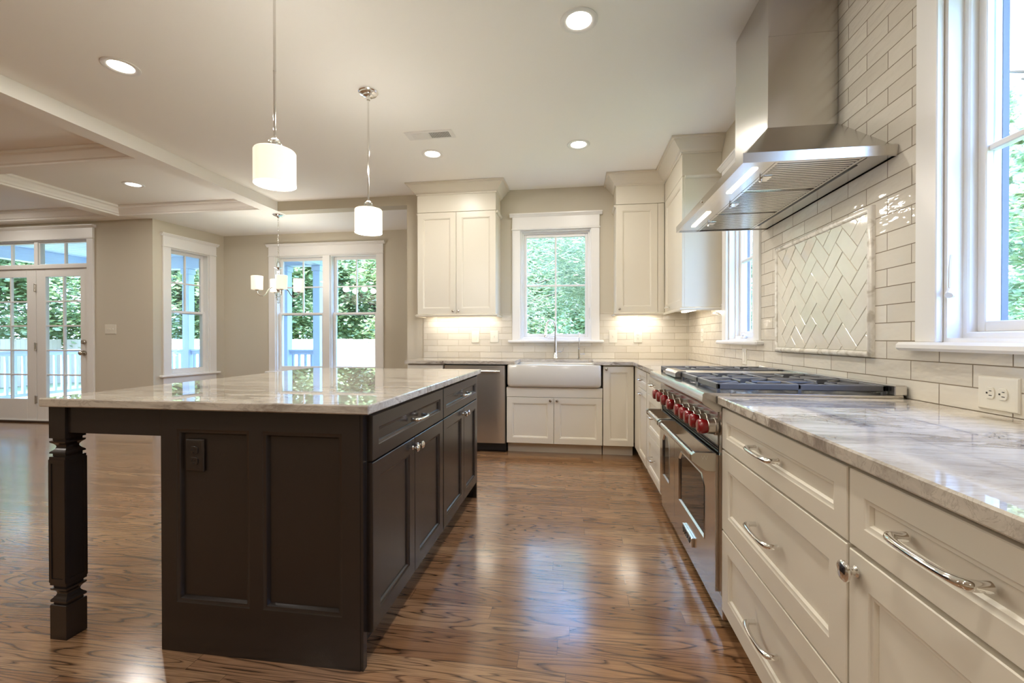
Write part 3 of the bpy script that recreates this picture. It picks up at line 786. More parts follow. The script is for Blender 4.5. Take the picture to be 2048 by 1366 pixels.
# ---- upper cabinets --------------------------------------------------------
UY, UZ0, UZ1, UFT = 4.63, 1.403, 2.507, 2.70
def upper_trim(root, path, mat=M['cab']):
    """frieze cap, crown and light rail along a local 2D path (outwards = right of travel)"""
    mb = MB(); moulding(mb, path, [(0, UFT - .004), (.008, UFT - .004), (.012, UFT + .01), (.022, UFT + .014), (.03, UFT + .03), (.056, UFT + .056), (.078, UFT + .084), (.084, UFT + .094), (.1, UFT + .096), (.106, UFT + .11), (.106, CE - .002), (0, CE - .002)])
    mb.build('crown_moulding', mat, root, 50)
    mb = MB(); moulding(mb, path, [(0, UZ0 - .028), (.012, UZ0 - .028), (.02, UZ0 - .018), (.02, UZ0 - .01), (.008, UZ0 - .004), (0, UZ0 - .003)]); mb.build('light_rail', mat, root, 50)
def side_mould(root, path):
    mb = MB(); moulding(mb, path, [(0, UZ1 - .02), (.006, UZ1 - .02), (.022, UZ1 - .002), (.022, UZ1 + .004), (.0, UZ1 + .006)]); mb.build('frieze_moulding', M['cab'], root, 50)
def under_light(root, x0, x1, y, power):
    MB().box(x0, x1, y - .02, y + .02, UZ0 - .014, UZ0 - .004, .002).build('light_strip', M['stripglow'], root)
    add_light('under_cabinet_lamp', 'AREA', ((x0 + x1) / 2, y, UZ0 - .018), power * .45, WARM, x1 - x0, .03, parent=root)
ua = thing('upper_cabinet', 'white two-door upper cabinet left of the sink window', 'cabinet', (-1.71, UY, 0))
W = .873; D = YB - UY - .001
MB().box(0, W, .0215, D, UZ0, UZ1, .001).build('body', M['cab'], ua)
MB().box(0, W, .0, D, UZ1 + .004, CE - .003, .001).build('frieze', M['cab'], ua)
d1 = front(ua, 'door', G, .436 - G, UZ0, UZ1, 'cab', .062); d2 = front(ua, 'door', .436 + G, W - G, UZ0, UZ1, 'cab', .062)
knob(d1, .436 - .03, UZ0 + .032, 0, 'nickel', .8); knob(d2, .436 + .03, UZ0 + .032, 0, 'nickel', .8)
pth = [(W, D), (W, 0), (0, 0), (0, D)][::-1]
upper_trim(ua, pth); side_mould(ua, [(0, D), (0, .022)]); side_mould(ua, [(W, .022), (W, D)])
under_light(ua, .06, W - .06, .2, 3.2)
uc = thing('upper_cabinet', 'white single-door upper cabinet right of the sink window', 'cabinet', (.417, UY, 0))
W = .478
MB().box(0, W, .0215, D, UZ0, UZ1, .001).build('body', M['cab'], uc)
MB().box(0, W, .0, D, UZ1 + .004, CE - .003, .001).build('frieze', M['cab'], uc)
d1 = front(uc, 'door', G, .412, UZ0, UZ1, 'cab', .062); knob(d1, .034, UZ0 + .034, 0, 'nickel', .8)
MB().box(.415, W, .004, .0215, UZ0, UZ1).build('filler', M['cab'], uc)
upper_trim(uc, [(0, D), (0, 0), (W - .006, 0)]); side_mould(uc, [(0, D), (0, .022)])
under_light(uc, .05, .44, .2, 2.4)
URX, URY = .897, 3.90
ur = thing('upper_cabinet', 'white upper cabinet on the right wall in the corner behind the hood', 'cabinet', (URX, UY - .002, 0), -PI / 2)
W = UY - .002 - URY; D2 = XR - URX - .001
MB().box(0, W, .0215, D2, UZ0, UZ1, .001).build('body', M['cab'], ur)
MB().box(0, W, .0, D2, UZ1 + .004, CE - .003, .001).build('frieze', M['cab'], ur)
d1 = front(ur, 'door', .012, W - G, UZ0, UZ1, 'cab', .062)
pull(d1, .2, UZ0 + .03, .09)
upper_trim(ur, [(.006, 0), (W, 0), (W, D2)]); side_mould(ur, [(W, .022), (W, D2)])
under_light(ur, .1, W - .1, .16, 1.8)
# ================================================================== range
rg = thing('range', 'large stainless steel range with nine red knobs and two ovens', 'range', (.56, 3.0, 0), -PI / 2)
# local x = 3.0 - Y (0..1.21), y = X - .56
RWd = 1.208
def ry(Y): return 3.0 - Y
MB().box(.003, RWd, .03, .636, .10, .915, .001).build('body', M['steelv'], rg)
MB().box(.003, RWd, .005, .03, .045, .13, .002).build('kick_panel', M['steelv'], rg)
for x in (.05, RWd - .05): MB().lathe([(.02, 0), (.02, .1)], (x, .08, 0), 'Z', 14).build('foot', M['black'], rg)
# side trims
MB().box(RWd - .032, RWd, .0, .03, .14, .868, .002).build('side_trim', M['nickel'], rg)
MB().box(.003, .035, .0, .03, .14, .868, .002).build('side_trim', M['nickel'], rg)
# bullnose and cook top
mb = MB(); mb.prism([(-.070, .918), (-.072, .888), (-.066, .880), (-.022, .852), (.03, .852), (.03, .9245), (-.064, .9245)], 'X', .003, RWd); mb.build('bullnose', M['steel'], rg, 40)
MB().box(.003, RWd, .03, .63, .915, .9245, .002).build('cooktop', M['steel'], rg)
MB().box(.003, RWd, .60, .642, .9245, .962, .003).build('backguard', M['steel'], rg)
MB().box(.035, RWd - .034, -.004, .03, .715, .852, .001).build('control_panel', M['steel'], rg)
mb = MB()
for k in range(3): mb.box(.05, RWd - .05, .003, .03, .682 + k * .011, .689 + k * .011)
mb.build('vent_slots', M['black'], rg)
# knobs
for Y in (2.866, 2.74, 2.602, 2.44, 2.253, 2.15, 2.057, 1.964, 1.845):
    x = ry(Y)
    base = MB().lathe([(.034, -.004), (.034, -.012), (.031, -.014), (.029, -.038), (.027, -.040)], (x, 0, .785), 'Y', 24).build('knob_bezel', M['nickel'], rg)
    mb = MB(); mb.lathe([(.026, -.038), (.028, -.044), (.0305, -.056), (.0305, -.066), (.026, -.074), (.02, -.0765), (.0, -.077)], (x, 0, .785), 'Y', 24); mb.build('knob', M['red'], base)
# oven doors
def oven(x0, x1, wx0, wx1, hb):
    mb = MB(); y0, th = -.012, .04; z0, z1 = .138, .676
    wz0, wz1 = .278, .55; c = .045
    out = [(x0, z0), (x1, z0), (x1, z1), (x0, z1)]
    def loop(pts, y): return [(p[0], y, p[1]) for p in pts]
    win = [(wx0, wz0), (wx1, wz0), (wx1, wz1 - c), (wx1 - c, wz1), (wx0 + c, wz1), (wx0, wz1 - c)]
    o8 = [(x0, z0), (x1, z0), (x1, wz1 - c), (x1, z1), (x0, z1), (x0, wz1 - c)]
    def ins(pts, d):
        cx = (pts[0][0] + pts[1][0]) / 2; cz = (wz0 + wz1) / 2
        sx = 1 - d / ((wx1 - wx0) / 2); sz = 1 - d / ((wz1 - wz0) / 2)
        return [(cx + (p[0] - cx) * sx, cz + (p[1] - cz) * sz) for p in pts]
    mb.loft([loop(o8, y0 + th), loop(o8, y0), loop(win, y0), loop(ins(win, .005), y0 - .003), loop(ins(win, .012), y0 + .006)], cap0=True, cap1=False)
    d = mb.build('oven_door', M['steelv'], rg, 25)
    g = MB(); w2 = ins(win, .0115); g.loft([loop(w2, y0 + .012), loop(w2, y0 + .005)]); g.build('oven_window', M['ovenglass'], d)
    # handle: bar with end brackets
    h0, h1 = hb
    bar = MB().tube([(h0 + .012, -.088, .664), (h1 - .012, -.088, .664)], .0135, 18).build('handle', M['steel'], d)
    for hx, s_ in ((h0, 1), (h1, -1)):
        mb = MB()
        mb.prism([(-.012, .612), (-.05, .614), (-.078, .632), (-.103, .652), (-.104, .674), (-.09, .684), (-.012, .684)], 'X', hx, hx + s_ * .026)
        mb.build('handle_bracket', M['nickel'], bar, 25)
    return d
od = oven(ry(2.55) + .002, RWd - .034, ry(2.44), ry(1.968), (ry(2.53), ry(1.822)))
oven(.037, ry(2.55) - .002, ry(2.875), ry(2.675), (ry(2.945), ry(2.553)))
# brand plate on the oven door and the crest on the handle end
def text_mesh(body, size, depth=.0015):
    cu = bpy.data.curves.new('lettering', 'FONT'); cu.body = body; cu.size = size; cu.extrude = depth; cu.align_x = 'CENTER'; cu.align_y = 'CENTER'
    o = bpy.data.objects.new('lettering', cu); COL.objects.link(o)
    dg = bpy.context.evaluated_depsgraph_get(); dg.update()
    me = bpy.data.meshes.new_from_object(o.evaluated_get(dg)); bpy.data.objects.remove(o); return me
bx = ry(2.228)
bp = MB().box(bx - .09, bx + .09, -.024, -.012, .162, .206, .002).build('badge', M['chrome'], od)
bp['label'] = 'polished badge with dark letters'
me = text_mesh('WOLF', .043); me.materials.append(M['black']); lt = bpy.data.objects.new('badge_letters', me); COL.objects.link(lt); lt.parent = bp
lt.location = (bx, -.0245, .184); lt.rotation_euler = (PI / 2, 0, 0); lt.scale = (1.25, 1, 1)
me = text_mesh('W', .026, .0008); me.materials.append(M['steel']); cr_ = bpy.data.objects.new('handle_crest', me); COL.objects.link(cr_); cr_.parent = rg
cr_.location = (ry(1.822) + .0005, -.055, .664); cr_.rotation_euler = (PI / 2, 0, PI / 2)
# grates, burners, griddle
def grate(x0, x1, y0, y1):
    g = MB(); z0, z1 = .934, .958
    b = .013
    g.box(x0, x1, y0, y0 + b, z0, z1, .003); g.box(x0, x1, y1 - b, y1, z0, z1, .003); g.box(x0, x0 + b, y0, y1, z0, z1, .003); g.box(x1 - b, x1, y0, y1, z0, z1, .003)
    ym = (y0 + y1) / 2; g.box(x0, x1, ym - b / 2, ym + b / 2, z0 + .004, z1, .003)
    cx = (x0 + x1) / 2
    for cy, hy in (((y0 + ym) / 2, (ym - y0) / 2), ((ym + y1) / 2, (y1 - ym) / 2)):
        hx = (x1 - x0) / 2
        for dx, dy in ((1, 0), (-1, 0), (0, 1), (0, -1), (1, 1), (1, -1), (-1, 1), (-1, -1)):
            p0 = (cx + dx * hx * .97, cy + dy * hy * .97, z1 - .006); k = .030 if dx * dy == 0 else .055
            l = math.hypot(dx * hx, dy * hy); p1 = (cx + dx * hx / l * k, cy + dy * hy / l * k, z1 - .006)
            g.tube([p0, p1], (.0055, .006), 6)
    for x in (x0 + .006, x1 - .006):
        for y in (y0 + .006, y1 - .006, ym): g.box(x - .006, x + .006, y - .006, y + .006, .9245, z0 + .003)
    gg = g.build('grate', M['iron'], rg, 30)
    for cy in ((y0 + ym) / 2, (ym + y1) / 2):
        MB().lathe([(.058, .9245), (.055, .930), (.04, .932), (.04, .940), (.036, .944), (0, .945)], (cx, cy, 0), 'Z', 24).build('burner', M['iron'], gg)
grate(ry(2.118), ry(1.83), -.005, .595); grate(ry(2.412), ry(2.124), -.005, .595); grate(ry(2.975), ry(2.70), -.005, .595)
gr = MB().box(ry(2.69), ry(2.42), .01, .595, .9245, .952, .004).build('griddle_cover', M['steel'], rg)
mb = MB(); mb.prism([(-.035, .93), (-.035, .952), (-.02, .963), (.02, .963), (.02, .93)], 'X', ry(2.685), ry(2.425)); mb.build('griddle_handle', M['steel'], gr, 20)

# ================================================================== range hood
hd = thing('range_hood', 'stainless steel chimney range hood over the range', 'range hood', (XR - .01, 2.43, 1.827))
HX0, HX1, HY0, HY1 = .656, XR - .0105, 1.851, 3.01
hz0, hz1 = 1.827, 1.866
CX0, CY0, CY1, CZ = .90, 2.235, 2.66, 2.13
def hl(mb): return mb.xf(Matrix.Translation((-(XR - .01), -2.43, -1.827)))
mb = MB()   # band: a hollow rim open below
def rect(x0, x1, y0, y1, z): return [(x0, y0, z), (x1, y0, z), (x1, y1, z), (x0, y1, z)]
e = .012
mb.loft([rect(HX0 + e, HX1, HY0 + e, HY1 - e, hz0 + .012), rect(HX0 + e, HX1, HY0 + e, HY1 - e, hz0), rect(HX0, HX1, HY0, HY1, hz0), rect(HX0, HX1, HY0, HY1, hz1), rect(HX0 + .012, HX1, HY0 + .012, HY1 - .012, hz1), rect(CX0, HX1, CY0, CY1, CZ)], cap0=False, cap1=True)
hl(mb).build('canopy', M['steelv'], hd, 20)
zs = 2.56
hl(MB().box(CX0, HX1, CY0, CY1, CZ - .01, zs, .002)).build('chimney', M['steelv'], hd)
hl(MB().box(CX0 + .003, HX1, CY0 + .003, CY1 - .003, zs, CE - .001, .001)).build('chimney_extension', M['steelv'], hd)
hl(MB().box(HX0 + e, .785, HY0 + e, HY1 - e, hz0 + .006, hz0 + .014)).build('lamp_panel', M['steel'], hd)
hl(MB().box(1.115, HX1, HY0 + e, HY1 - e, hz0 + .004, hz0 + .014)).build('rear_panel', M['steel'], hd)
nfl = 3; fw = (HY1 - HY0 - 2 * e) / nfl
for i in range(nfl):
    a = HY0 + e + i * fw + .003; b = a + fw - .006
    mb = MB(); mb.box(.787, 1.113, a, b, hz0 + .016, hz0 + .02)
    k = 16
    for j in range(k):
        y = a + .012 + (b - a - .024) * (j + .5) / k; mb.box(.80, 1.10, y - .0055, y + .0055, hz0 + .006, hz0 + .017, .002)
    for bx_ in ((.787, .80), (1.10, 1.113)): mb.box(*bx_, a, b, hz0 + .005, hz0 + .017, .001)
    f = hl(mb).build('baffle_filter', M['steel'], hd)
    hl(MB().box(.80, .835, (a + b) / 2 - .03, (a + b) / 2 + .03, hz0 + .001, hz0 + .006).lathe([(.006, hz0 - .012), (.006, hz0 + .004)], (.80, (a + b) / 2, 0), 'Z', 10)).build('filter_latch', M['chrome'], f)
hl(MB().box(1.116, 1.124, HY0 + .1, HY1 - .1, hz0 + .0025, hz0 + .0045)).build('vent_slot', M['black'], hd)
for ya, yb in ((1.93, 2.24), (2.56, 2.88)):
    hl(MB().box(.718, .742, ya, yb, hz0 + .002, hz0 + .007, .001)).build('hood_lamp', M['stripglow'], hd)
    add_light('hood_lamp_light', 'AREA', (.73 - (XR - .01), (ya + yb) / 2 - 2.43, .001), 1.6, WARM, .03, yb - ya, parent=hd)
hl(MB().lathe([(.007, HX0 + .002), (.007, HX0 - .004), (.005, HX0 - .005)], (0, 2.42, 1.85), 'X', 12)).build('switch_button', M['chrome'], hd)

# ================================================================== herringbone panel behind the range
hp = thing('herringbone_tile_panel', 'framed herringbone tile panel on the wall above the range', 'tile panel', (XR - .009, 2.847, 1.057), -PI / 2)
PW, PH = .868, .62
MB().box(.03, PW - .03, -.006, 0, .03, PH - .03).build('grout_bed', M['grout'], hp)
def clip(poly, x0, x1, z0, z1):
    for ax, lim, sg in ((0, x0, 1), (0, x1, -1), (1, z0, 1), (1, z1, -1)):
        out = []
        for i in range(len(poly)):
            a, b = poly[i - 1], poly[i]
            da, db = sg * (a[ax] - lim), sg * (b[ax] - lim)
            if (da >= 0) != (db >= 0):
                t_ = da / (da - db); out.append((a[0] + (b[0] - a[0]) * t_, a[1] + (b[1] - a[1]) * t_))
            if db >= 0: out.append(b)
        poly = out
        if len(poly) < 3: return None
    return poly
Wt = .0755; gp = .0011
tl = MB(); c45 = math.sqrt(.5)
for i in range(-24, 25):
    for j in range(-10, 11):
        bx_, by_ = i + 2 * j, -i + 2 * j
        for (a, b, c, d) in ((0, 2, 0, 1), (2, 3, 0, 2)):
            q = [((bx_ + a) * Wt + gp, (by_ + c) * Wt + gp), ((bx_ + b) * Wt - gp, (by_ + c) * Wt + gp), ((bx_ + b) * Wt - gp, (by_ + d) * Wt - gp), ((bx_ + a) * Wt + gp, (by_ + d) * Wt - gp)]
            q = [((x + y) * c45 + .40, (y - x) * c45 + .31) for x, y in q]
            cl = clip(q, .027, PW - .027, .027, PH - .027)
            if not cl: continue
            cx = sum(p[0] for p in cl) / len(cl); cz = sum(p[1] for p in cl) / len(cl)
            if max(p[0] for p in cl) - min(p[0] for p in cl) < .006 or max(p[1] for p in cl) - min(p[1] for p in cl) < .006: continue
            tx, tz = random.uniform(-.012, .012), random.uniform(-.012, .012)
            lo = [(p[0], -.004, p[1]) for p in cl]; mid = [(p[0], -.0105 + tx * (p[0] - cx) + tz * (p[1] - cz), p[1]) for p in cl]
            top = [(cx + (p[0] - cx) * .96, -.0120 + tx * (p[0] - cx) + tz * (p[1] - cz), cz + (p[1] - cz) * .96) for p in cl]
            tl.loft([lo, mid, top])
tl.build('herringbone_tiles', M['glaze'], hp, 25)
mb = MB(); mb.panel(0, PW, 0, PH, [(0, 0), (0, -.012), (.004, -.018), (.013, -.022), (.022, -.018), (.026, -.012), (.026, 0)], cap=False); mb.build('marble_border', M['marble'], hp, 50)

# ================================================================== outlets and switches
wallplate('light_switch', 'wide ivory rocker switch on the backsplash, left of the toggle switch', 'switch', (-1.128, YB - .009, 1.158), 0, .09, .138, 'r')
wallplate('light_switch', 'ivory toggle switch on the backsplash between rocker switch and sink window', 'switch', (-.908, YB - .009, 1.159), 0, .098, .134, 't')
wallplate('light_switch', 'ivory toggle switch on the backsplash just right of the sink window', 'switch', (.412, YB - .009, 1.158), 0, .088, .14, 't')
wallplate('outlet', 'ivory duplex outlet on the back wall tile near the corner', 'outlet', (.676, YB - .009, 1.159), 0, .09, .136, 'o')
wallplate('outlet', 'ivory outlet on the right wall tile under the corner upper cabinet', 'outlet', (XR - .009, 4.42, 1.17), -PI / 2, .08, .13, 'o')
wallplate('outlet', 'white outlet on the right wall tile behind the range, below narrow window', 'outlet', (XR - .009, 3.36, 1.005), -PI / 2, .075, .116, 'r')
wallplate('outlet', 'ivory sideways duplex outlet above the near counter at right', 'outlet', (XR - .009, 1.448, .9755), -PI / 2, .125, .098, 'o', horiz=True)
wallplate('light_switch', 'white three-gang light switch on the beige wall beside the french doors', 'switch', (-6.07, YD, 1.263), 0, .172, .124, 'ttt', n=3)

# ================================================================== ceiling fittings
def can(x, y, z, label, group=None):
    r_ = thing('recessed_light', label, 'recessed light', (x, y, z), 0, group)
    MB().lathe([(.098, 0), (.098, -.004), (.092, -.007), (.074, -.006), (.066, -.001), (.066, -.0005)], (0, 0, 0), 'Z', 36, cap=False).build('trim_ring', M['trim'], r_)
    MB().lathe([(0, -.0018), (.066, -.0018), (.066, -.0008), (0, -.0008)], (0, 0, 0), 'Z', 32).build('lamp_lens', M['bulbglow'], r_)
    add_light('recessed_lamp', 'AREA', (0, 0, -.009), CAN_W, WARM, .13, parent=r_)
    return r_
can(-2.771, 2.354, CE, 'round recessed ceiling light beside the long ceiling beam, left of the pendants')
can(.02, 2.36, CE, 'largest round recessed ceiling light, in front of the range hood')
can(-1.282, 3.866, CE, 'round recessed ceiling light just behind the ceiling vent')
can(.03, 3.858, CE, 'round recessed ceiling light in front of the sink window')
can(-4.752, 4.163, CE, 'round recessed ceiling light inside the coffered living room ceiling')
for x, y in ((-2.771, .4), (.02, .4), (-1.3, -.6), (-2.771, -1.6), (.02, -1.6), (-4.752, 2.3), (-7.3, 4.163), (-7.3, 2.3), (-4.752, .3), (-7.3, .3), (-6.0, -1.8)):  # unseen ceiling lamps added to raise the room's brightness
    can(x, y, CE, 'added unseen recessed light brightening the room from behind or left', 'added recessed lights outside the frame')
vt = thing('ceiling_vent', 'rectangular white ceiling air vent with half open dark grille', 'vent', (-1.18, 3.50, CE))
mb = MB(); mb.box(-.2, .2, -.07, .07, -.006, 0, .002); mb.box(-.2, .2, -.075, -.062, -.012, 0, .003); mb.build('vent_frame', M['trim'], vt)
MB().box(.0, .165, -.045, .045, -.0075, -.0062).build('grille_opening', M['slot'], vt)
mb = MB()
for i in range(12): mb.box(.003 + i * .0138, .006 + i * .0138, -.045, .045, -.009, -.0074)
for i in range(7): mb.box(0, .165, -.043 + i * .0138, -.041 + i * .0138, -.009, -.0074)
for i in range(9): mb.box(-.15, -.012, -.042 + i * .0098, -.036 + i * .0098, -.010, -.0062)
mb.build('louvre', M['trim'], vt)
def pendant(x, y, label):
    p = thing('pendant_light', label, 'pendant light', (x, y, 1.855), 0, 'pendant lights over the island')
    H = CE - 1.855; z1 = .158
    MB().lathe([(0, H), (.065, H), (.065, H - .008), (.058, H - .012), (.056, H - .02), (.036, H - .026), (.034, H - .034), (.014, H - .04), (.012, H - .06), (0, H - .062)], (0, 0, 0), 'Z', 32).build('canopy', M['chrome'], p)
    mb = MB(); mb.lathe([(.006, .21), (.006, .53), (.0068, .53), (.0068, .545), (.006, .545), (.006, H - .05)], (0, 0, 0), 'Z', 12); mb.build('rod', M['chrome'], p)
    mb = MB(); mb.lathe([(0, .164), (.016, .166), (.026, .176), (.03, .19), (.026, .204), (.014, .214), (.008, .218), (0, .22)], (0, 0, 0), 'Z', 20); mb.build('crystal_ball', M['crystal'], p)
    MB().lathe([(0, .157), (.03, .157), (.03, .162), (.012, .166), (.01, .22), (0, .222)], (0, 0, 0), 'Z', 18).build('socket_cap', M['chrome'], p)
    rr = .0905
    s_ = MB().lathe([(rr - .004, .002), (rr, 0), (rr, .152), (rr - .004, .158), (.02, .160), (.02, .156), (rr - .006, .153), (rr - .005, .006), (rr - .004, .002)], (0, 0, 0), 'Z', 40, cap=False).build('shade', M['shade'], p)
    MB().lathe([(0, .005), (rr - .006, .005), (rr - .006, .008), (0, .008)], (0, 0, 0), 'Z', 40).build('diffuser', M['shadelit'], s_)
    add_light('pendant_lamp', 'POINT', (0, 0, -.05), PEND_W, WARM, .06, parent=p)
    add_light('added_ceiling_fill', 'POINT', (0, 0, .27), PEND_W * .75, WARM, .05, parent=p)  # fill lamp added above the closed shade to brighten the ceiling
    return p
pendant(-1.39, 1.886, 'nearer opal drum pendant light over the island, on chrome rod')
pendant(-1.39, 2.829, 'farther opal drum pendant light over the island, with chrome ceiling canopy')

# chandelier in the nook
cx, cy = -3.695, 5.071
ch = thing('chandelier', 'chrome four-arm chandelier with opal shades hanging in the dining nook', 'chandelier', (cx, cy, 1.58))
H = ZH - 1.58
MB().lathe([(0, H), (.068, H), (.068, H - .008), (.05, H - .02), (.02, H - .03), (.008, H - .045), (0, H - .046)], (0, 0, 0), 'Z', 28).build('canopy', M['chrome'], ch)
mb = MB(); z = H - .04; k = 0
while z > .53:
    L = []
    for j in range(14):
        a = 2 * PI * j / 14; dx, dz = .0085 * math.cos(a), .019 * math.sin(a)
        c = (dx, 0, z - .016 + dz) if k % 2 else (0, dx, z - .016 + dz)
        nrm_ = Vector((math.cos(a), 0, math.sin(a))) if k % 2 else Vector((0, math.cos(a), math.sin(a)))
        sd = Vector((0, 1, 0)) if k % 2 else Vector((1, 0, 0))
        L.append([tuple(Vector(c) + nrm_ * (.0024 * math.cos(b)) + sd * (.0024 * math.sin(b))) for b in [2 * PI * q / 6 for q in range(6)]])
    mb.loft(L, ring=True); z -= .031; k += 1
mb.build('chain', M['chrome'], ch)
mb = MB(); mb.lathe([(.004, .46), (.045, .455), (.047, .45), (.02, .44), (.012, .43), (.018, .405), (.012, .385), (.009, .30), (.012, .24), (.03, .215), (.034, .19), (.022, .165), (.014, .15)], (0, 0, 0), 'Z', 22)
mb.tube([(-.022, 0, .455), (-.02, 0, .50), (-.008, 0, .535), (.008, 0, .535), (.02, 0, .50), (.022, 0, .455)], .004, 8)
mb.build('column', M['chrome'], ch)
MB().lathe([(.014, .15), (.034, .14), (.04, .115), (.03, .09), (.012, .08), (.02, .065), (.022, .05), (.012, .035), (.012, .018), (.016, .012), (.008, 0), (0, 0)], (0, 0, 0), 'Z', 22).build('crystal_finial', M['crystal'], ch)
for k in range(4):
    a = R(44 + 90 * k); ca, sa = math.cos(a), math.sin(a)
    pts = [(.02, .19), (.07, .20), (.11, .17), (.14, .115), (.17, .085), (.205, .09), (.228, .115), (.235, .15)]
    MB().tube([(r_ * ca, r_ * sa, z_) for r_, z_ in pts], .0055, 10).build('arm', M['chrome'], ch)
    ox, oy = .235 * ca, .235 * sa
    MB().lathe([(.0, .145), (.022, .148), (.026, .156), (.015, .165), (0, .165)], (ox, oy, 0), 'Z', 16).build('lamp_holder', M['chrome'], ch)
    s_ = MB().lathe([(.062, .16), (.064, .162), (.066, .325), (.064, .327), (.062, .325), (.060, .164)], (ox, oy, 0), 'Z', 28).build('shade', M['shade'], ch)
    add_light('chandelier_lamp', 'POINT', (ox, oy, .40), 2.8, WARM, .05, parent=ch)

# ================================================================== outdoors: lawn, porch, fence, trees, neighbour
GZ = -.7
tagit(MB().box(-45, 40, -30, 60, GZ - .3, GZ).build('lawn', M['grass']), kind='structure', label='green back lawn')
PYF = 8.2
XA, XB_ = -5.8, -5.1
tagit(MB().box(-10.4, -5.62, YD + .17, YN + .16, GZ, -.05).box(-10.4, XB_ + .12, YN + .2, PYF + .15, GZ, -.05).build('porch_floor', M['deck']), kind='structure')
mb = MB(); mb.box(-10.5, -5.62, YD + .17, YN + .2, 2.84, 2.95); mb.box(-10.5, -3.7, YN + .2, PYF + .6, 2.84, 2.95)
for i in range(20): mb.box(-10.5, -3.7, YN + .21 + .11 * i, YN + .215 + .11 * i, 2.835, 2.841)
tagit(mb.build('porch_ceiling', M['porch']), kind='structure')
def porch_beam(x0, x1, y0, y1):
    tagit(MB().box(x0, x1, y0, y1, 2.6, 2.84, .004).build('beam', M['porch']), kind='structure')
porch_beam(-10.4, XB_ + .12, PYF - .1, PYF + .1); porch_beam(-10.4, -10.2, YD + .2, PYF - .11); porch_beam(XB_ - .1, XB_ + .12, YN + .25, PYF - .11)
def column(x, y, label):
    c = thing('porch_column', label, 'column', (x, y, -.05), 0)
    MB().box(-.075, .075, -.075, .075, .12, 2.54, .006).build('shaft', M['porch'], c)
    MB().box(-.1, .1, -.1, .1, 0, .12, .006).build('base', M['porch'], c)
    MB().box(-.095, .095, -.095, .095, 2.54, 2.648, .006).build('capital', M['porch'], c)
column(XA, PYF, 'pale blue porch column seen through the left pane of the nook window pair')
column(XB_, PYF, 'shaded porch corner column near the mullion of the nook window pair')
column(-8.05, PYF, 'pale porch column seen through the single nook window on the left wall')
column(-10.3, PYF, 'pale porch corner column seen through the french doors')
column(-10.3, 6.0, 'pale porch column seen through the glass of the left french door')
def railing(name, a, b, label):
    a, b = Vector(a), Vector(b); L = (b - a).length; ang = math.atan2(b.y - a.y, b.x - a.x)
    r_ = thing('porch_railing', label, 'railing', (a.x, a.y, -.05), ang)
    MB().box(0, L, -.045, .045, .93, .97, .006).build('top_rail', M['porch'], r_)
    MB().box(0, L, -.025, .025, .87, .93, .003).build('sub_rail', M['porch'], r_)
    MB().box(0, L, -.025, .025, .10, .16, .003).build('bottom_rail', M['porch'], r_)
    n = int(L / .125)
    for i in range(n):
        x = L * (i + .5) / n; MB().box(x - .02, x + .02, -.02, .02, .16, .87).build('baluster', M['porch'], r_)
railing('r', (XA + .08, PYF), (XB_ - .08, PYF), 'short white porch railing behind the left pane of the nook window pair')
railing('r', (-7.97, PYF), (XA - .08, PYF), 'white porch railing seen through the single nook window')
railing('r', (-10.22, PYF), (-8.13, PYF), 'white front porch railing at the far left behind the french doors')
railing('r', (-10.3, 6.08), (-10.3, PYF - .08), 'white side porch railing seen through the french door glass')
railing('r', (-10.3, YD + .25), (-10.3, 5.92), 'white side porch railing nearest the house behind the left french door')

def fence(x0, y0, x1, y1, label):
    L = math.hypot(x1 - x0, y1 - y0); ang = math.atan2(y1 - y0, x1 - x0)
    f = thing('wooden_fence', label, 'fence', (x0, y0, GZ), ang)
    mb = MB(); n = int(L / .15)
    for i in range(n):
        x = i * .15; h_ = 1.83 + random.uniform(-.015, .015); d = random.uniform(-.004, .004)
        mb.box(x + .003, x + .147, d, d + .018, .03, h_)
    mb.build('boards', M['fence'], f)
    MB().box(0, L, .02, .06, .3, .39).box(0, L, .02, .06, 1.5, 1.59).build('rails', M['fence'], f)
    for i in range(int(L / 2.4) + 1): MB().box(i * 2.4 - .05, i * 2.4 + .05, .02, .12, 0, 1.8).build('post', M['fence'], f)
fence(-21, 15.5, 2, 15.5, 'weathered wooden board fence along the back of the yard')
fence(-21, 2, -21, 15.4, 'weathered wooden board fence along the left of the yard')

def leaves_mesh(seed, n, rx, rz, z0, clusters, size, thin=1.0, droop=0.0, cone=False):
    rnd = random.Random(seed); mb = MB(); C = []
    for _ in range(clusters):
        while True:
            p = (rnd.uniform(-1, 1), rnd.uniform(-1, 1), rnd.uniform(-1, 1))
            q = p[0] ** 2 + p[1] ** 2 + p[2] ** 2
            if .2 < q < 1: break
        k = 1.0
        if cone: k = max(.08, .5 - .5 * p[2])
        C.append((p[0] * rx * k, p[1] * rx * k, z0 + rz + p[2] * rz, rnd.uniform(.22, .42) * rx * (k if cone else 1)))
    for i in range(n):
        c = C[i % clusters]; g = lambda: rnd.gauss(0, .5)
        x, y, z = c[0] + g() * c[3], c[1] + g() * c[3], c[2] + g() * c[3] * .75
        s_ = size * rnd.uniform(.6, 1.3); a = rnd.uniform(0, 2 * PI); t = rnd.uniform(-1.1, 1.1)
        u = Vector((math.cos(a), math.sin(a), -droop + .5 * math.sin(t))).normalized(); w = u.cross(Vector((rnd.gauss(0, .6), rnd.gauss(0, .6), 1))).normalized()
        nn = u.cross(w); P = Vector((x, y, z))
        mb.add([P - u * s_ * .5, P + w * s_ * .3 * thin + nn * s_ * .06, P + u * s_ * .5, P - w * s_ * .3 * thin + nn * s_ * .06], [(0, 1, 2), (0, 2, 3)])
    return mb
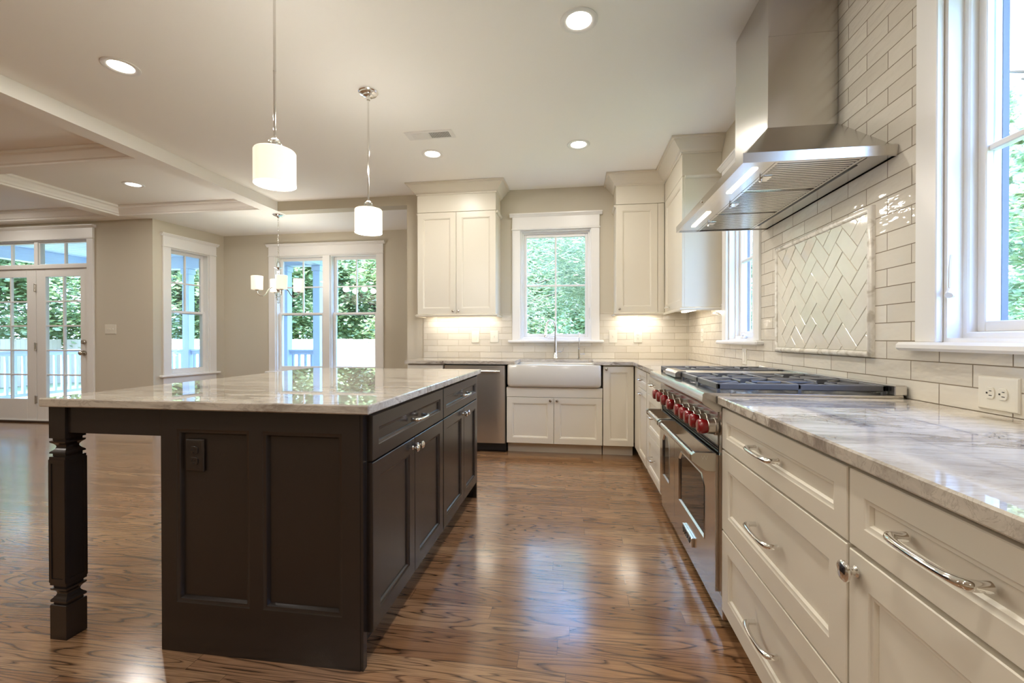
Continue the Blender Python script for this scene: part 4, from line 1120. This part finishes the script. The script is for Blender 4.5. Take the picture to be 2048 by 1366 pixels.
def trunk_mesh(seed, h_, r_, rx, zc, branches=9):
    rnd = random.Random(seed); mb = MB()
    mb.tube([(0, 0, -.1), (.05, .02, h_ * .35), (-.04, .06, h_ * .7), (0, 0, h_)], [r_ * 1.25, r_, r_ * .7, r_ * .25], 10)
    for i in range(branches):
        z = rnd.uniform(zc, h_ * .9); a = rnd.uniform(0, 2 * PI); l = rx * rnd.uniform(.5, .85)
        mb.tube([(0, 0, z), (math.cos(a) * l * .5, math.sin(a) * l * .5, z + l * .25), (math.cos(a) * l, math.sin(a) * l, z + l * .4)], [r_ * .4, r_ * .25, r_ * .08], 6)
    return mb
protos = {}
def tree(kind, x, y, sc_, rz, label, group=None):
    t = thing('tree', label, 'tree', (x, y, GZ), rz, group); t.scale = (sc_, sc_, sc_)
    if kind not in protos:
        if kind.startswith('broad'):
            sd = ord(kind[-1]); a = leaves_mesh(sd, 26000, 2.9, 3.4, .8, 60, .215); b = trunk_mesh(sd, 6.4, .2, 2.6, 1.8); m_ = 'leaf'
        elif kind == 'pine':
            a = leaves_mesh(5, 30000, 2.6, 3.6, .4, 60, .20, .2, .1); b = trunk_mesh(5, 7.2, .14, 2.2, 1.2, 14); m_ = 'needle'
        else:
            a = leaves_mesh(9, 24000, 1.7, 2.7, .0, 70, .10, .7, .2, True); b = trunk_mesh(9, 5.0, .1, 1.2, .6, 10); m_ = 'leaf'
        protos[kind] = (a.build('foliage', M[m_], t), b.build('trunk', M['bark'], t))
    else:
        for p in protos[kind]:
            c = p.copy(); COL.objects.link(c); c.parent = t
    return t
tree('broad_a', -9.9, 20.5, 1.0, 0.2, 'leafy tree behind the fence filling the right half of the nook window pair')
tree('broad_b', -6.4, 19.8, 1.05, 1.2, 'leafy tree above the fence at the right edge of the nook window pair')
tree('broad_a', -13.6, 19.6, 1.1, 2.3, 'leafy tree behind the shaded left half of the nook window pair')
tree('broad_b', -17.6, 17.8, 1.1, .4, 'leafy tree seen through the single window on the left nook wall')
tree('broad_a', -21.6, 17.5, 1.15, 3.0, 'tall leafy tree at the yard corner seen through the single nook window')
tree('broad_b', -24.2, 14.0, 1.1, 4.0, 'leafy tree beyond the left fence seen through the right french door')
tree('broad_a', -24.4, 10.6, 1.1, 5.0, 'leafy tree beyond the left fence seen through the left french door')
tree('broad_b', -24.6, 7.0, 1.1, 5.5, 'leafy tree beyond the left fence at the left edge of the photo')
tree('broad_b', -3.0, 21.0, 1.1, 2.0, 'leafy tree beyond the fence left of the pine, mostly hidden by the wall')
tree('pine', -2.1, 11.6, 1.05, .6, 'feathery pine tree filling the left half of the window above the farmhouse sink')
tree('pine', 2.3, 13.4, 1.15, 2.6, 'pale second pine farther back at the right of the sink window')
tree('hedge', 6.6, 6.2, 1.35, .3, 'dense evergreen outside the large window at the right edge')
tree('hedge', 7.6, 9.6, 1.45, 1.3, 'dense evergreen just beyond the nearest one outside the right wall')
tree('hedge', 5.6, 12.4, 1.35, 2.3, 'evergreen outside the narrow window beside the range hood')
tree('hedge', 7.2, 16.2, 1.6, 3.3, 'farthest evergreen glimpsed through the narrow window by the hood')
tree('hedge', 7.4, 2.6, 1.3, 4.3, 'evergreen beside the house past the right edge of the photo')
for i in range(5):
    tree(('broad_a', 'broad_b')[i % 2], -29 + i * 7.4, 28.5, 1.25, i * 1.1, 'leafy tree in the second row, glimpsed between the trees behind the fences', 'second row of trees')
nb = thing('neighbor_house', 'pale brick neighbouring house glimpsed behind the pine through the sink window', 'house', (4.5, 38, GZ), 0)
mb = MB(); mb.box(-5, 5, 0, 7, 0, 4.6); mb.build('walls', M['brickred'], nb)
MB().prism([(-5.4, 4.5), (5.4, 4.5), (5.4, 4.7), (0, 7.4), (-5.4, 4.7)], 'Y', -.4, 7.4).build('roof', M['roof'], nb)
for x in (-4, -2.2, .4, 2.6):
    for z in (.9, 2.9):
        w_ = MB().box(x, x + 1.0, -.05, .02, z, z + 1.3).build('window', M['trim'], nb); MB().box(x + .1, x + .9, -.06, -.03, z + .1, z + 1.2).build('pane', M['ovenglass'], w_)

# shared group phrases for repeats
for o in sc.objects:
    if o.parent is None and o.get('category') and not o.get('group'):
        n = o.name.split('.')[0]
        g = {'recessed_light': 'recessed ceiling lights', 'porch_column': 'porch columns', 'porch_railing': 'porch railings', 'wooden_fence': 'wooden fences round the yard',
             'light_switch': 'light switches on the walls', 'outlet': 'wall outlets', 'base_cabinet': 'white base cabinets', 'drawer_cabinet': 'white drawer cabinets',
             'upper_cabinet': 'white upper cabinets', 'countertop': 'stone countertops on the wall runs'}.get(n)
        if n == 'tree': g = 'pines outside the sink window' if 'pine ' in o['label'] + ' ' else ('evergreens outside the right wall' if 'evergreen' in o['label'] else 'leafy trees behind the fences')
        if g: o['group'] = g
